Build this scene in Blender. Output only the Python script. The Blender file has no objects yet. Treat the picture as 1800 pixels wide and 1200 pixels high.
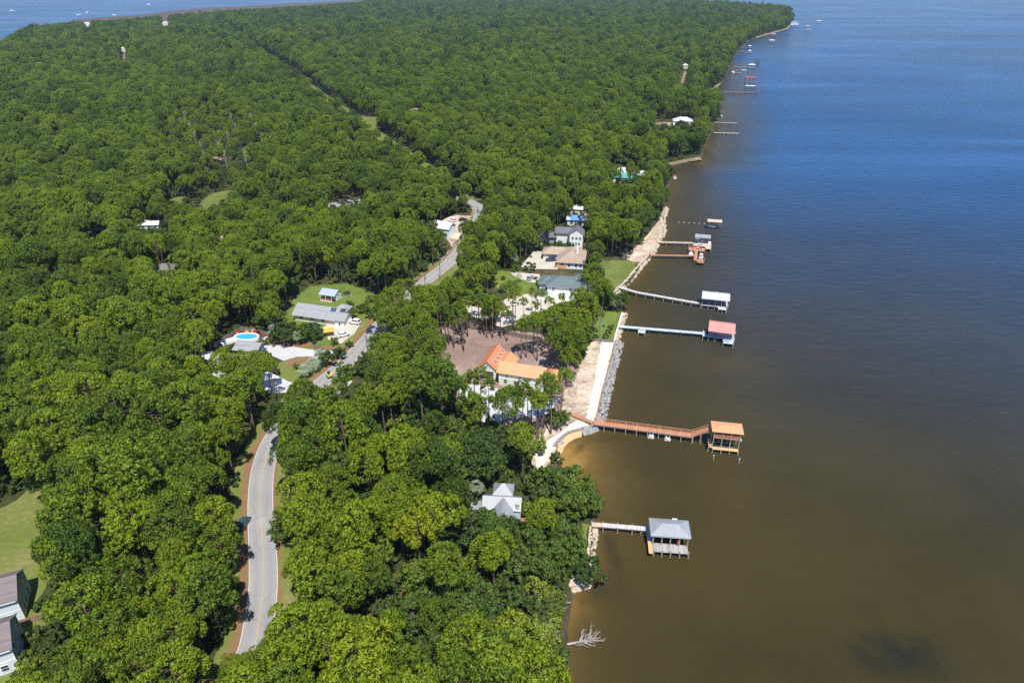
import bpy, bmesh, math, random
import numpy as np
from mathutils import Vector, Matrix, Quaternion

S = bpy.context.scene
COL = S.collection
R = math.radians
rnd = random.Random(11)
rs = np.random.RandomState(7)
ZL = 1.0                      # height of the land above the water

# ------------------------------------------------------------------ camera
TH, CAMH, F = R(28.26), 115.0, 1200.0
cam = bpy.data.objects.new('camera', bpy.data.cameras.new('camera'))
COL.objects.link(cam)
cam.location = (0, 0, CAMH)
cam.rotation_euler = (R(90) - TH, 0, 0)
cam.data.sensor_width = 36
cam.data.lens = 24
cam.data.clip_start = 1
cam.data.clip_end = 90000
S.camera = cam

def P(x, y, z=ZL):
    """photo pixel (1800 wide) -> world point on the level z"""
    dx = (x - 900) / F; dy = (600 - y) / F
    d = (dx, math.cos(TH) + dy * math.sin(TH), -math.sin(TH) + dy * math.cos(TH))
    t = (z - CAMH) / d[2]
    return Vector((d[0] * t, d[1] * t, z))
def proj(X, Y, Z):
    z = Z - CAMH
    dep = Y * math.cos(TH) - z * math.sin(TH)
    up = Y * math.sin(TH) + z * math.cos(TH)
    return 900 + F * X / dep, 600 - F * up / dep, F / dep

# ------------------------------------------------------------------ light
W = bpy.data.worlds.new('World'); S.world = W
W.use_nodes = True
nt = W.node_tree
bg = nt.nodes['Background']
sky = nt.nodes.new('ShaderNodeTexSky')
sky.sky_type = 'NISHITA'; sky.sun_disc = False
EL, RO = R(62), R(165.5)
sky.sun_elevation = EL; sky.sun_rotation = RO
sky.altitude = 100; sky.air_density = 0.85; sky.dust_density = 0.0; sky.ozone_density = 4.0
nt.links.new(sky.outputs[0], bg.inputs[0])
bg.inputs[1].default_value = 0.135
sun = bpy.data.objects.new('sun', bpy.data.lights.new('sun', 'SUN'))
COL.objects.link(sun)
sun.data.energy = 4.7
sun.data.angle = R(0.53)
sun.data.color = (1.0, 0.95, 0.87)
sv = Vector((math.sin(RO) * math.cos(EL), math.cos(RO) * math.cos(EL), math.sin(EL)))
sun.rotation_euler = sv.to_track_quat('Z', 'Y').to_euler()
sun.location = sv * 500
S.view_settings.view_transform = 'Standard'
S.view_settings.look = 'None'
S.view_settings.exposure = 0.48
S.view_settings.gamma = 1.0
S.cycles.use_denoising = False
S.cycles.max_bounces = 5
S.cycles.diffuse_bounces = 3
S.cycles.glossy_bounces = 2
S.cycles.transmission_bounces = 2
S.cycles.transparent_max_bounces = 4
S.cycles.volume_bounces = 0
S.cycles.caustics_reflective = False
S.cycles.caustics_refractive = False

# ------------------------------------------------------------------ materials
class N:
    def __init__(s, name):
        s.m = bpy.data.materials.new(name); s.m.use_nodes = True
        s.t = s.m.node_tree; s.b = s.t.nodes['Principled BSDF']; s.out = s.t.nodes['Material Output']
    def n(s, typ, **kw):
        x = s.t.nodes.new('ShaderNode' + typ)
        for k, v in kw.items():
            if k in x.inputs: s.set(x.inputs[k], v)
            else: setattr(x, k, v)
        return x
    def set(s, inp, v):
        if isinstance(v, bpy.types.NodeSocket): s.t.links.new(v, inp)
        else: inp.default_value = v
    def math(s, op, a, b=0.0, c=None):
        x = s.t.nodes.new('ShaderNodeMath'); x.operation = op
        s.set(x.inputs[0], a); s.set(x.inputs[1], b)
        if c is not None: s.set(x.inputs[2], c)
        return x.outputs[0]
    def mix(s, fac, a, b, blend='MIX'):
        x = s.t.nodes.new('ShaderNodeMix'); x.data_type = 'RGBA'; x.blend_type = blend
        s.set(x.inputs[0], fac)
        s.set(x.inputs[6], a if not isinstance(a, tuple) else (*a[:3], 1))
        s.set(x.inputs[7], b if not isinstance(b, tuple) else (*b[:3], 1))
        return x.outputs[2]
    def ramp(s, fac, stops):
        x = s.t.nodes.new('ShaderNodeValToRGB')
        s.set(x.inputs[0], fac)
        e = x.color_ramp.elements
        while len(e) < len(stops): e.new(0.5)
        for i, (p, c) in enumerate(stops):
            e[i].position = p; e[i].color = (*c, 1) if isinstance(c, tuple) else (c, c, c, 1)
        return x.outputs[0]
    def noise(s, scale, detail=3, rough=0.55, vec=None, dist=0.0):
        x = s.t.nodes.new('ShaderNodeTexNoise')
        x.inputs['Scale'].default_value = scale; x.inputs['Detail'].default_value = detail
        x.inputs['Roughness'].default_value = rough; x.inputs['Distortion'].default_value = dist
        if vec is not None: s.t.links.new(vec, x.inputs['Vector'])
        return x.outputs['Fac']
    def pos(s): return s.n('NewGeometry').outputs['Position']
    def obj(s): return s.n('TexCoord').outputs['Object']
    def scale(s, vec, v):
        x = s.n('Mapping'); s.t.links.new(vec, x.inputs['Vector']); x.inputs['Scale'].default_value = v
        return x.outputs[0]
    def attr(s, name, typ='GEOMETRY'):
        x = s.n('Attribute'); x.attribute_name = name; x.attribute_type = typ
        return x
    def bump(s, h, strength=0.4, dist=0.1):
        x = s.n('Bump'); s.set(x.inputs['Height'], h)
        x.inputs['Strength'].default_value = strength; x.inputs['Distance'].default_value = dist
        s.t.links.new(x.outputs[0], s.b.inputs['Normal'])
    def fin(s, col=None, rough=None, spec=None, metal=None):
        if col is not None: s.set(s.b.inputs['Base Color'], col if not isinstance(col, tuple) else (*col[:3], 1))
        if rough is not None: s.set(s.b.inputs['Roughness'], rough)
        if spec is not None: s.b.inputs['Specular IOR Level'].default_value = spec
        if metal is not None: s.b.inputs['Metallic'].default_value = metal
        return s.m

def dk(c, f): return tuple(min(1, v * f) for v in c)
def M_plain(name, c, rough=0.6, var=0.18, sc=1.5, spec=0.4, bump=0.0, metal=0):
    k = N(name); p = k.obj()
    a = k.noise(sc, 4, 0.6, p); b = k.noise(sc * 9, 2, 0.5, p)
    f = k.math('MULTIPLY_ADD', b, 0.35, k.math('MULTIPLY', a, 0.65))
    col = k.ramp(f, [(0.3, dk(c, 1 - var)), (0.7, dk(c, 1 + var))])
    if bump: k.bump(b, bump, 0.05)
    return k.fin(col, rough, spec, metal)
def M_bands(name, c, axis=0, width=0.2, var=0.3, rough=0.7, c2=None, spec=0.25, grime=0.25):
    """boards / roof seams: each band of the given width gets its own tone"""
    k = N(name); p = k.obj()
    sp = k.n('SeparateXYZ'); k.t.links.new(p, sp.inputs[0])
    v = k.math('DIVIDE', sp.outputs[axis], width)
    fl = k.math('FLOOR', v); fr = k.math('SUBTRACT', v, fl)
    wn = k.n('TexWhiteNoise', noise_dimensions='1D'); k.set(wn.inputs['W'], fl)
    col = k.mix(wn.outputs['Value'], dk(c, 1 - var), dk(c2 or c, 1 + var))
    gap = k.math('LESS_THAN', fr, 0.1)
    col = k.mix(k.math('MULTIPLY', gap, 0.45), col, dk(c, 0.3))
    nz = k.noise(0.8, 4, 0.65, p)
    col = k.mix(k.math('MULTIPLY', k.ramp(nz, [(0.45, 0.0), (0.75, 1.0)]), grime), col, dk(c, 0.5))
    return k.fin(col, rough, spec)
def M_patch(name, stops, sc=0.05, fine=0.8, rough=0.95, bump=0.5, dist=0.5, mixf=0.55):
    """ground: patches of several real colours in world space"""
    k = N(name); p = k.pos()
    a = k.noise(sc, 6, 0.65, p, dist); b = k.noise(fine, 4, 0.65, p)
    f = k.math('MULTIPLY_ADD', b, 1 - mixf, k.math('MULTIPLY', a, mixf))
    k.bump(b, bump, 0.3)
    return k.fin(k.ramp(f, stops), rough, 0.1)

M = {}
M['land'] = M_patch('forest_floor', [(0.36, (0.03, 0.038, 0.012)), (0.5, (0.045, 0.055, 0.018)), (0.58, (0.09, 0.07, 0.04)), (0.68, (0.17, 0.12, 0.08))], 0.03, 0.35)
M['lawn'] = M_patch('mown_grass', [(0.3, (0.075, 0.11, 0.024)), (0.5, (0.115, 0.145, 0.034)), (0.62, (0.17, 0.19, 0.05)), (0.74, (0.28, 0.24, 0.11))], 0.1, 0.7)
M['lawn_bright'] = M_patch('watered_grass', [(0.3, (0.075, 0.125, 0.02)), (0.5, (0.115, 0.165, 0.03)), (0.62, (0.16, 0.185, 0.045)), (0.76, (0.25, 0.22, 0.1))], 0.12, 0.9)
M['dry_lawn'] = M_patch('dry_grass', [(0.3, (0.09, 0.13, 0.025)), (0.5, (0.14, 0.165, 0.04)), (0.65, (0.24, 0.2, 0.1)), (0.78, (0.36, 0.29, 0.18))], 0.06, 0.9)
M['straw'] = M_patch('pine_straw', [(0.3, (0.17, 0.09, 0.05)), (0.5, (0.235, 0.125, 0.07)), (0.6, (0.17, 0.13, 0.06)), (0.72, (0.12, 0.14, 0.035))], 0.12, 1.2)
M['mulch'] = M_patch('cleared_soil', [(0.3, (0.13, 0.085, 0.072)), (0.46, (0.215, 0.15, 0.125)), (0.58, (0.29, 0.215, 0.18)), (0.68, (0.5, 0.42, 0.34))], 0.07, 1.0)
M['sand'] = M_patch('graded_sand', [(0.34, (0.17, 0.12, 0.10)), (0.44, (0.35, 0.265, 0.20)), (0.53, (0.52, 0.42, 0.32)), (0.68, (0.66, 0.57, 0.46))], 0.09, 0.7)
M['white_sand'] = M_patch('white_sand', [(0.3, (0.47, 0.42, 0.36)), (0.6, (0.66, 0.62, 0.56))], 0.2, 1.4)
M['beach'] = M_patch('beach_sand', [(0.3, (0.42, 0.27, 0.12)), (0.6, (0.58, 0.42, 0.24))], 0.3, 1.5)
M['concrete'] = M_patch('pale_concrete', [(0.3, (0.36, 0.32, 0.27)), (0.5, (0.47, 0.425, 0.365)), (0.75, (0.57, 0.525, 0.465))], 0.12, 0.9, 0.85, 0.1)
M['gravel'] = M_patch('grey_drive', [(0.3, (0.39, 0.39, 0.395)), (0.55, (0.48, 0.48, 0.485)), (0.75, (0.55, 0.545, 0.54))], 0.12, 0.9, 0.9, 0.1)
M['bare'] = M_patch('bare_ground', [(0.35, (0.06, 0.07, 0.02)), (0.5, (0.22, 0.17, 0.11)), (0.66, (0.48, 0.4, 0.3))], 0.09, 0.7)
M['marsh'] = M_patch('marsh_grass', [(0.3, (0.07, 0.055, 0.05)), (0.6, (0.11, 0.085, 0.07))], 0.01, 0.05)
M['bank'] = M_patch('bank_earth', [(0.35, (0.04, 0.036, 0.02)), (0.55, (0.08, 0.065, 0.04)), (0.7, (0.2, 0.15, 0.1))], 0.1, 0.9)

def mat_road():
    k = N('asphalt'); p = k.pos()
    a = k.noise(0.12, 5, 0.6, p); b = k.noise(2.5, 3, 0.7, p)
    col = k.ramp(k.math('MULTIPLY_ADD', b, 0.4, k.math('MULTIPLY', a, 0.6)), [(0.3, (0.235, 0.232, 0.235)), (0.6, (0.30, 0.295, 0.295)), (0.8, (0.36, 0.35, 0.345))])
    # worn wheel lanes run along the road: uv.x is metres from the middle
    at = k.attr('across').outputs['Fac']
    w = k.math('ABSOLUTE', k.math('SUBTRACT', k.math('ABSOLUTE', at), 1.45))
    lane = k.ramp(w, [(0.15, 1.0), (0.75, 0.0)])
    col = k.mix(k.math('MULTIPLY', lane, 0.16), col, (0.14, 0.14, 0.145))
    cr = k.n('TexVoronoi', feature='DISTANCE_TO_EDGE'); k.t.links.new(p, cr.inputs['Vector']); cr.inputs['Scale'].default_value = 0.16
    col = k.mix(k.math('MULTIPLY', k.math('LESS_THAN', cr.outputs[0], 0.007), 0.45), col, (0.1, 0.1, 0.1))
    k.bump(b, 0.2, 0.03)
    return k.fin(col, 0.9, 0.2)
M['road'] = mat_road()
M['yellow_line'] = M_plain('yellow_paint', (0.46, 0.33, 0.16), 0.8, 0.25, 3)
M['white_line'] = M_plain('white_edge', (0.66, 0.64, 0.6), 0.8, 0.2, 3)

def mat_leaf(name, stops, transl=0.28, sat_lo=(0.7, 0.75, 0.7)):
    k = N(name)
    oi = k.n('ObjectInfo').outputs['Random']
    tone = k.attr('tone').outputs['Fac']
    big = k.noise(0.012, 3, 0.55, k.pos())
    f = k.math('ADD', k.math('MULTIPLY_ADD', oi, 0.34, 0.08), k.math('ADD', k.math('MULTIPLY', tone, 0.22), k.math('MULTIPLY_ADD', big, 0.6, -0.1)))
    tint = k.attr('tint', 'INSTANCER').outputs['Fac']
    f = k.math('ADD', f, k.math('SUBTRACT', tint, 0.06))
    col = k.ramp(f, stops)
    d = k.n('BsdfPrincipled'); k.t.nodes.remove(k.b); k.b = d
    k.set(d.inputs['Base Color'], col); d.inputs['Roughness'].default_value = 0.55
    d.inputs['Specular IOR Level'].default_value = 0.28
    tr = k.n('BsdfTranslucent'); k.t.links.new(k.mix(0.4, col, (0.22, 0.32, 0.02)), tr.inputs['Color'])
    ms = k.n('MixShader'); ms.inputs[0].default_value = transl
    k.t.links.new(d.outputs[0], ms.inputs[1]); k.t.links.new(tr.outputs[0], ms.inputs[2])
    k.t.links.new(ms.outputs[0], k.out.inputs['Surface'])
    return k.m
M['pine'] = mat_leaf('pine_needles', [(0.1, (0.044, 0.088, 0.018)), (0.36, (0.114, 0.184, 0.018)), (0.6, (0.195, 0.278, 0.016)), (0.85, (0.255, 0.335, 0.016)), (1.0, (0.31, 0.345, 0.016))], 0.38)
M['oak'] = mat_leaf('oak_leaves', [(0.1, (0.032, 0.062, 0.018)), (0.45, (0.062, 0.108, 0.022)), (0.75, (0.115, 0.18, 0.024)), (1.0, (0.24, 0.29, 0.022))], 0.22)
M['bush'] = mat_leaf('shrub_leaves', [(0.1, (0.04, 0.07, 0.02)), (0.5, (0.075, 0.115, 0.022)), (0.8, (0.13, 0.18, 0.025)), (1.0, (0.25, 0.29, 0.04))], 0.25)
M['palm'] = mat_leaf('palm_fronds', [(0.1, (0.10, 0.15, 0.06)), (0.5, (0.15, 0.2, 0.09)), (1.0, (0.3, 0.36, 0.25))], 0.2)
M['bark'] = M_plain('pine_bark', (0.17, 0.12, 0.095), 0.95, 0.35, 3, 0.1)
M['grey_bark'] = M_plain('grey_bark', (0.2, 0.185, 0.165), 0.95, 0.3, 3, 0.1)
M['dead_wood'] = M_plain('bleached_wood', (0.38, 0.345, 0.315), 0.9, 0.25, 2, 0.1)

def mat_water():
    k = N('bay_water'); p = k.pos()
    sh = k.attr('shallow').outputs['Fac']; wd = k.attr('weed').outputs['Fac']; sky_blue = k.attr('deep').outputs['Fac']
    n1 = k.noise(0.02, 5, 0.6, p, 0.6)
    base = k.ramp(n1, [(0.32, (0.0315, 0.0262, 0.0095)), (0.5, (0.0375, 0.031, 0.011)), (0.68, (0.0445, 0.0365, 0.013))])
    cur = k.noise(1.0, 4, 0.6, k.scale(p, (0.0016, 0.0048, 1)), 1.4)
    # gust fronts: broad fields where the wind-dulled reflection is painted darker
    wob = k.math('MULTIPLY', k.math('SUBTRACT', k.noise(0.006, 4, 0.6, p), 0.5), 1.5)
    for (cx, cy, rx, ry) in ((300, 610, 150, 60), (560, 640, 120, 45), (1000, 1150, 420, 110), (420, 900, 260, 60)):
        mp = k.n('Mapping'); k.t.links.new(p, mp.inputs['Vector']); mp.inputs['Scale'].default_value = (1 / rx, 1 / ry, 0); mp.inputs['Location'].default_value = (-cx / rx, -cy / ry, 0)
        ln = k.n('VectorMath', operation='LENGTH'); k.t.links.new(mp.outputs[0], ln.inputs[0])
        g_ = k.ramp(k.math('ADD', ln.outputs['Value'], wob), [(0.45, 1.0), (0.95, 0.0)])
        cur = k.math('MULTIPLY_ADD', g_, -0.055, cur)
    base = k.mix(sky_blue, base, k.ramp(cur, [(0.34, (0.003, 0.04, 0.122)), (0.45, (0.004, 0.05, 0.155)), (0.54, (0.006, 0.061, 0.182)), (0.64, (0.016, 0.082, 0.225))]))  # reflected sky blue and wind bands painted into the distant water's colour
    s2 = k.math('ADD', sh, k.math('MULTIPLY', k.math('SUBTRACT', k.noise(0.35, 5, 0.65, p, 0.4), 0.5), k.math('MULTIPLY', sh, 0.9)))
    base = k.mix(k.ramp(s2, [(0.0, 0.0), (0.5, 0.4), (1.0, 1.0)]), base, (0.26, 0.155, 0.04))
    w2 = k.math('MULTIPLY', wd, k.ramp(k.noise(0.25, 5, 0.7, p, 0.5), [(0.3, 0.35), (0.6, 1.0)]))
    base = k.mix(w2, base, (0.018, 0.018, 0.012))
    # wind: slicks and cat's-paws change how rough the surface is
    sl = k.noise(1.0, 5, 0.62, k.scale(p, (0.0016, 0.0065, 1)), 1.2)
    rough = k.ramp(sl, [(0.35, 0.14), (0.5, 0.2), (0.65, 0.27)])
    w = k.noise(1.0, 4, 0.6, k.scale(p, (0.55, 1.0, 1))); wb = k.noise(1.0, 3, 0.55, k.scale(p, (0.12, 0.3, 1)))
    k.bump(k.math('ADD', k.math('MULTIPLY', w, 0.3), wb), 0.6, 0.8)
    # tannin-stained body colour plus the painted sky blue, under a partly polarised surface reflection
    nb = k.b.inputs['Normal'].links[0].from_socket; k.t.nodes.remove(k.b)
    df = k.n('BsdfDiffuse'); k.set(df.inputs['Color'], base)
    gl = k.n('BsdfGlossy'); k.set(gl.inputs['Roughness'], rough); k.set(gl.inputs['Normal'], nb)
    fr = k.n('Fresnel'); fr.inputs['IOR'].default_value = 1.33; k.set(fr.inputs['Normal'], nb)
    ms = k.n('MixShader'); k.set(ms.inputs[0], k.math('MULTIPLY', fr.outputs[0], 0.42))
    k.t.links.new(df.outputs[0], ms.inputs[1]); k.t.links.new(gl.outputs[0], ms.inputs[2]); k.t.links.new(ms.outputs[0], k.out.inputs['Surface'])
    return k.m
M['water'] = mat_water()

def roof_metal(name, c, w=0.6, axis=0): return M_bands(name, c, axis, w, 0.05, 0.42, None, 0.5, 0.14)
M['tin_grey'] = roof_metal('grey_metal_roof', (0.27, 0.29, 0.315), 0.55)
M['tin_white'] = roof_metal('pale_metal_roof', (0.55, 0.56, 0.57))
M['tin_pink'] = roof_metal('coral_metal_roof', (0.64, 0.25, 0.22))
M['tin_blue'] = roof_metal('blue_grey_metal_roof', (0.36, 0.42, 0.55))
M['copper'] = roof_metal('orange_metal_roof', (0.66, 0.31, 0.15), 0.5)
M['copper_dark'] = roof_metal('terracotta_metal_roof', (0.60, 0.22, 0.11), 0.5, 1)
M['tin_teal'] = roof_metal('teal_metal_roof', (0.10, 0.32, 0.30))
M['tin_red'] = roof_metal('red_metal_roof', (0.35, 0.06, 0.06))
M['shingle_grey'] = M_bands('grey_shingles', (0.29, 0.30, 0.31), 1, 0.25, 0.1, 0.9, None, 0.15, 0.3)
M['shingle_teal'] = M_bands('green_grey_shingles', (0.13, 0.17, 0.175), 1, 0.3, 0.12, 0.9, None, 0.15, 0.3)
M['shingle_tan'] = M_bands('tan_shingles', (0.38, 0.29, 0.23), 1, 0.3, 0.16, 0.9, None, 0.15, 0.35)
M['shingle_dark'] = M_bands('charcoal_shingles', (0.15, 0.145, 0.16), 1, 0.3, 0.12, 0.9, None, 0.15, 0.3)
M['shingle_brown'] = M_bands('brown_grey_shingles', (0.19, 0.165, 0.165), 1, 0.25, 0.13, 0.9, None, 0.15, 0.3)
M['white'] = M_plain('white_paint', (0.76, 0.76, 0.74), 0.6, 0.05, 0.8)
M['cream'] = M_bands('cream_siding', (0.70, 0.66, 0.55), 2, 0.2, 0.05, 0.7, None, 0.2, 0.1)
M['sage'] = M_bands('pale_green_siding', (0.60, 0.65, 0.52), 2, 0.22, 0.05, 0.7, None, 0.2, 0.1)
M['paleblue'] = M_bands('pale_blue_siding', (0.64, 0.71, 0.75), 2, 0.2, 0.05, 0.7, None, 0.2, 0.08)
M['greyside'] = M_bands('blue_grey_siding', (0.3, 0.36, 0.42), 2, 0.2, 0.06, 0.7, None, 0.2, 0.1)
M['brick'] = M_plain('brick_red', (0.32, 0.15, 0.10), 0.9, 0.3, 4)
M['browndoor'] = M_bands('brown_garage_door', (0.10, 0.068, 0.06), 2, 0.5, 0.1, 0.6)
M['glass'] = M_plain('dark_glass', (0.03, 0.045, 0.07), 0.08, 0.1, 1, 0.6)
M['blue_glass'] = M_plain('blue_glass', (0.05, 0.10, 0.24), 0.1, 0.1, 1, 0.6)
M['solar'] = M_bands('solar_panel', (0.03, 0.075, 0.11), 0, 1.0, 0.15, 0.15, None, 0.6)
M['deck_grey'] = M_bands('weathered_boards', (0.36, 0.335, 0.33), 0, 0.16, 0.28, 0.85)
M['deck_pale'] = M_bands('pale_weathered_boards', (0.50, 0.48, 0.47), 0, 0.2, 0.16, 0.85)
M['deck_blue'] = M_bands('pale_blue_boards', (0.44, 0.53, 0.65), 0, 0.2, 0.1, 0.8)
M['deck_red'] = M_bands('red_brown_boards', (0.44, 0.205, 0.115), 0, 0.16, 0.2, 0.75)
M['deck_gold'] = M_bands('new_yellow_boards', (0.62, 0.40, 0.19), 0, 0.18, 0.14, 0.75)
M['deck_tan'] = M_bands('tan_boards', (0.52, 0.40, 0.31), 0, 0.18, 0.18, 0.8)
M['pile'] = M_plain('piling_wood', (0.32, 0.30, 0.24), 0.9, 0.3, 2)
M['pile_dark'] = M_plain('dark_piling', (0.10, 0.09, 0.08), 0.9, 0.3, 2)
M['rail_red'] = M_plain('red_brown_rail', (0.48, 0.235, 0.14), 0.75, 0.15, 2)
M['fence'] = M_bands('fence_boards', (0.22, 0.175, 0.15), 0, 0.15, 0.25, 0.9)
M['fence_brown'] = M_bands('brown_fence_boards', (0.27, 0.18, 0.135), 0, 0.15, 0.25, 0.9)
M['rock_grey'] = M_plain('granite_rock', (0.29, 0.285, 0.28), 0.9, 0.4, 0.7, 0.2)
M['rock_tan'] = M_plain('limestone_rock', (0.42, 0.35, 0.27), 0.9, 0.4, 0.7, 0.2)
M['black'] = M_plain('black_rubber', (0.02, 0.02, 0.02), 0.8, 0.1, 3)
M['chrome'] = M_plain('wheel_metal', (0.45, 0.45, 0.46), 0.35, 0.05, 3, 0.5, 0, 0.8)
M['lamp'] = M_plain('lamp_lens', (0.7, 0.7, 0.68), 0.15, 0.05, 3, 0.6)
M['redlamp'] = M_plain('red_lens', (0.4, 0.02, 0.02), 0.2, 0.05, 3, 0.6)
def paint(name, c): return M_plain(name, c, 0.28, 0.03, 1, 0.6)
M['p_white'] = paint('white_car_paint', (0.78, 0.78, 0.78)); M['p_black'] = paint('black_car_paint', (0.018, 0.02, 0.025))
M['p_silver'] = paint('silver_car_paint', (0.42, 0.42, 0.42)); M['p_navy'] = paint('navy_car_paint', (0.03, 0.05, 0.085))
M['p_teal'] = paint('dark_teal_car_paint', (0.03, 0.075, 0.09)); M['p_red'] = paint('red_plastic', (0.55, 0.03, 0.035))
M['orange'] = M_plain('orange_canvas', (0.75, 0.36, 0.03), 0.8, 0.1, 1)
M['yellow'] = M_plain('yellow_plastic', (0.8, 0.5, 0.05), 0.5, 0.1, 1)
M['blue_cloth'] = M_plain('blue_tarp', (0.10, 0.25, 0.6), 0.6, 0.15, 1)
M['palewrap'] = M_plain('pale_house_wrap', (0.68, 0.73, 0.8), 0.6, 0.1, 0.6)
M['pink'] = M_plain('pink_plastic', (0.75, 0.2, 0.4), 0.6, 0.1, 1)
M['green_plastic'] = M_plain('green_plastic', (0.1, 0.45, 0.3), 0.6, 0.1, 1)
M['pool_water'] = M_plain('pool_water', (0.06, 0.36, 0.66), 0.08, 0.08, 0.6, 0.5)
M['steel'] = M_plain('galvanised_steel', (0.4, 0.41, 0.42), 0.45, 0.1, 2, 0.5, 0, 0.6)

# ------------------------------------------------------------------ mesh building
class MB:
    def __init__(s): s.v = []; s.f = []; s.mi = []; s.cur = 0
    def add(s, vs, fs):
        o = len(s.v); s.v += [tuple(v) for v in vs]; s.f += [tuple(i + o for i in f) for f in fs]; s.mi += [s.cur] * len(fs)
        return s
    def box(s, c, d, rz=0.0, taper=1.0):
        x, y, z = d[0] / 2, d[1] / 2, d[2] / 2
        ca, sa = math.cos(rz), math.sin(rz); vs = []
        for k, t in ((-z, 1.0), (z, taper)):
            for a, b in ((-x, -y), (x, -y), (x, y), (-x, y)):
                a *= t; b *= t
                vs.append((c[0] + a * ca - b * sa, c[1] + a * sa + b * ca, c[2] + k))
        return s.add(vs, [(3, 2, 1, 0), (4, 5, 6, 7), (0, 1, 5, 4), (1, 2, 6, 5), (2, 3, 7, 6), (3, 0, 4, 7)])
    def beam(s, a, b, w, h):
        """box-section bar from a to b, w wide (level) and h deep"""
        a, b = Vector(a), Vector(b); d = (b - a).normalized()
        sd = d.cross(Vector((0, 0, 1)))
        sd = sd.normalized() if sd.length > 1e-4 else Vector((1, 0, 0))
        up = sd.cross(d)
        vs = []
        for p in (a, b):
            for i, j in ((-1, -1), (1, -1), (1, 1), (-1, 1)):
                vs.append(p + sd * (i * w / 2) + up * (j * h / 2))
        return s.add(vs, [(3, 2, 1, 0), (4, 5, 6, 7), (0, 1, 5, 4), (1, 2, 6, 5), (2, 3, 7, 6), (3, 0, 4, 7)])
    def tube(s, pts, rad, n=6, cap=True):
        pts = [Vector(p) for p in pts]; vs = []; fs = []
        for i, p in enumerate(pts):
            d = (pts[min(i + 1, len(pts) - 1)] - pts[max(i - 1, 0)]).normalized()
            a = d.cross(Vector((0.31, 0.95, 0.0))) if abs(d.z) > 0.8 else d.cross(Vector((0, 0, 1)))
            a.normalize(); b = d.cross(a)
            r = rad[i] if isinstance(rad, (list, tuple)) else rad
            for k in range(n):
                t = 2 * math.pi * k / n
                vs.append(p + a * (r * math.cos(t)) + b * (r * math.sin(t)))
        for i in range(len(pts) - 1):
            for k in range(n):
                q = (k + 1) % n
                fs.append((i * n + k, i * n + q, (i + 1) * n + q, (i + 1) * n + k))
        if cap:
            fs.append(tuple(range(n - 1, -1, -1))); fs.append(tuple((len(pts) - 1) * n + k for k in range(n)))
        return s.add(vs, fs)
    def poly(s, pts): return s.add(pts, [tuple(range(len(pts)))])
    def extrude(s, prof, y0, y1, taper=None):
        """profile in x,z extruded along y"""
        n = len(prof)
        vs = [(x, y0, z) for x, z in prof] + [(x, y1, z) for x, z in prof]
        fs = [tuple(range(n)), tuple(range(2 * n - 1, n - 1, -1))] + [((i + 1) % n, i, n + i, n + (i + 1) % n) for i in range(n)]
        return s.add(vs, fs)
    def build(s, name, mat, parent=None, bevel=0.0, smooth=False):
        me = bpy.data.meshes.new(name)
        me.from_pydata(s.v, [], s.f)
        for m in (mat if isinstance(mat, (list, tuple)) else [mat]): me.materials.append(M[m] if isinstance(m, str) else m)
        if any(s.mi): me.polygons.foreach_set('material_index', s.mi)
        bm = bmesh.new(); bm.from_mesh(me); bmesh.ops.recalc_face_normals(bm, faces=bm.faces)
        if bevel: bmesh.ops.bevel(bm, geom=bm.edges[:], offset=bevel, segments=2, affect='EDGES', profile=0.6, clamp_overlap=True)
        bm.to_mesh(me); bm.free()
        if smooth: me.shade_smooth()
        o = bpy.data.objects.new(name, me); COL.objects.link(o)
        if parent is not None: o.parent = parent
        return o

def tag(o, label=None, cat=None, group=None, kind=None):
    for k, v in (('label', label), ('category', cat), ('group', group), ('kind', kind)):
        if v: o[k] = v
    return o
def thing(name, label, cat, loc=(0, 0, 0), rz=0.0, group=None):
    o = bpy.data.objects.new(name, None); COL.objects.link(o)
    o.empty_display_size = 0.5
    o.location = loc; o.rotation_euler = (0, 0, rz)
    return tag(o, label, cat, group)
def copy_tree(o, parent=None):
    c = o.copy(); COL.objects.link(c)
    if parent is not None: c.parent = parent
    for ch in KIDS(o): copy_tree(ch, c)
    return c
def KIDS(o): return [x for x in o.children]
# ------------------------------------------------------------------ land, water, ground cover
def structure(o): o['kind'] = 'structure'; return o
def rough_edge(pts, step, amp, seed, closed=True):
    """subdivide a line and let it wander a little, as real edges of grass or sand do"""
    g = random.Random(seed); out = []
    n = len(pts)
    for i in range(n if closed else n - 1):
        a, b = Vector(pts[i][:2]), Vector(pts[(i + 1) % n][:2])
        L = (b - a).length; k = max(1, int(L / step)); nn = Vector((-(b - a).y, (b - a).x)) / max(L, 1e-6)
        for j in range(k):
            p = a.lerp(b, j / k)
            if j: p = p + nn * g.uniform(-amp, amp)
            out.append(p)
    if not closed: out.append(Vector(pts[-1][:2]))
    return out

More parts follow.
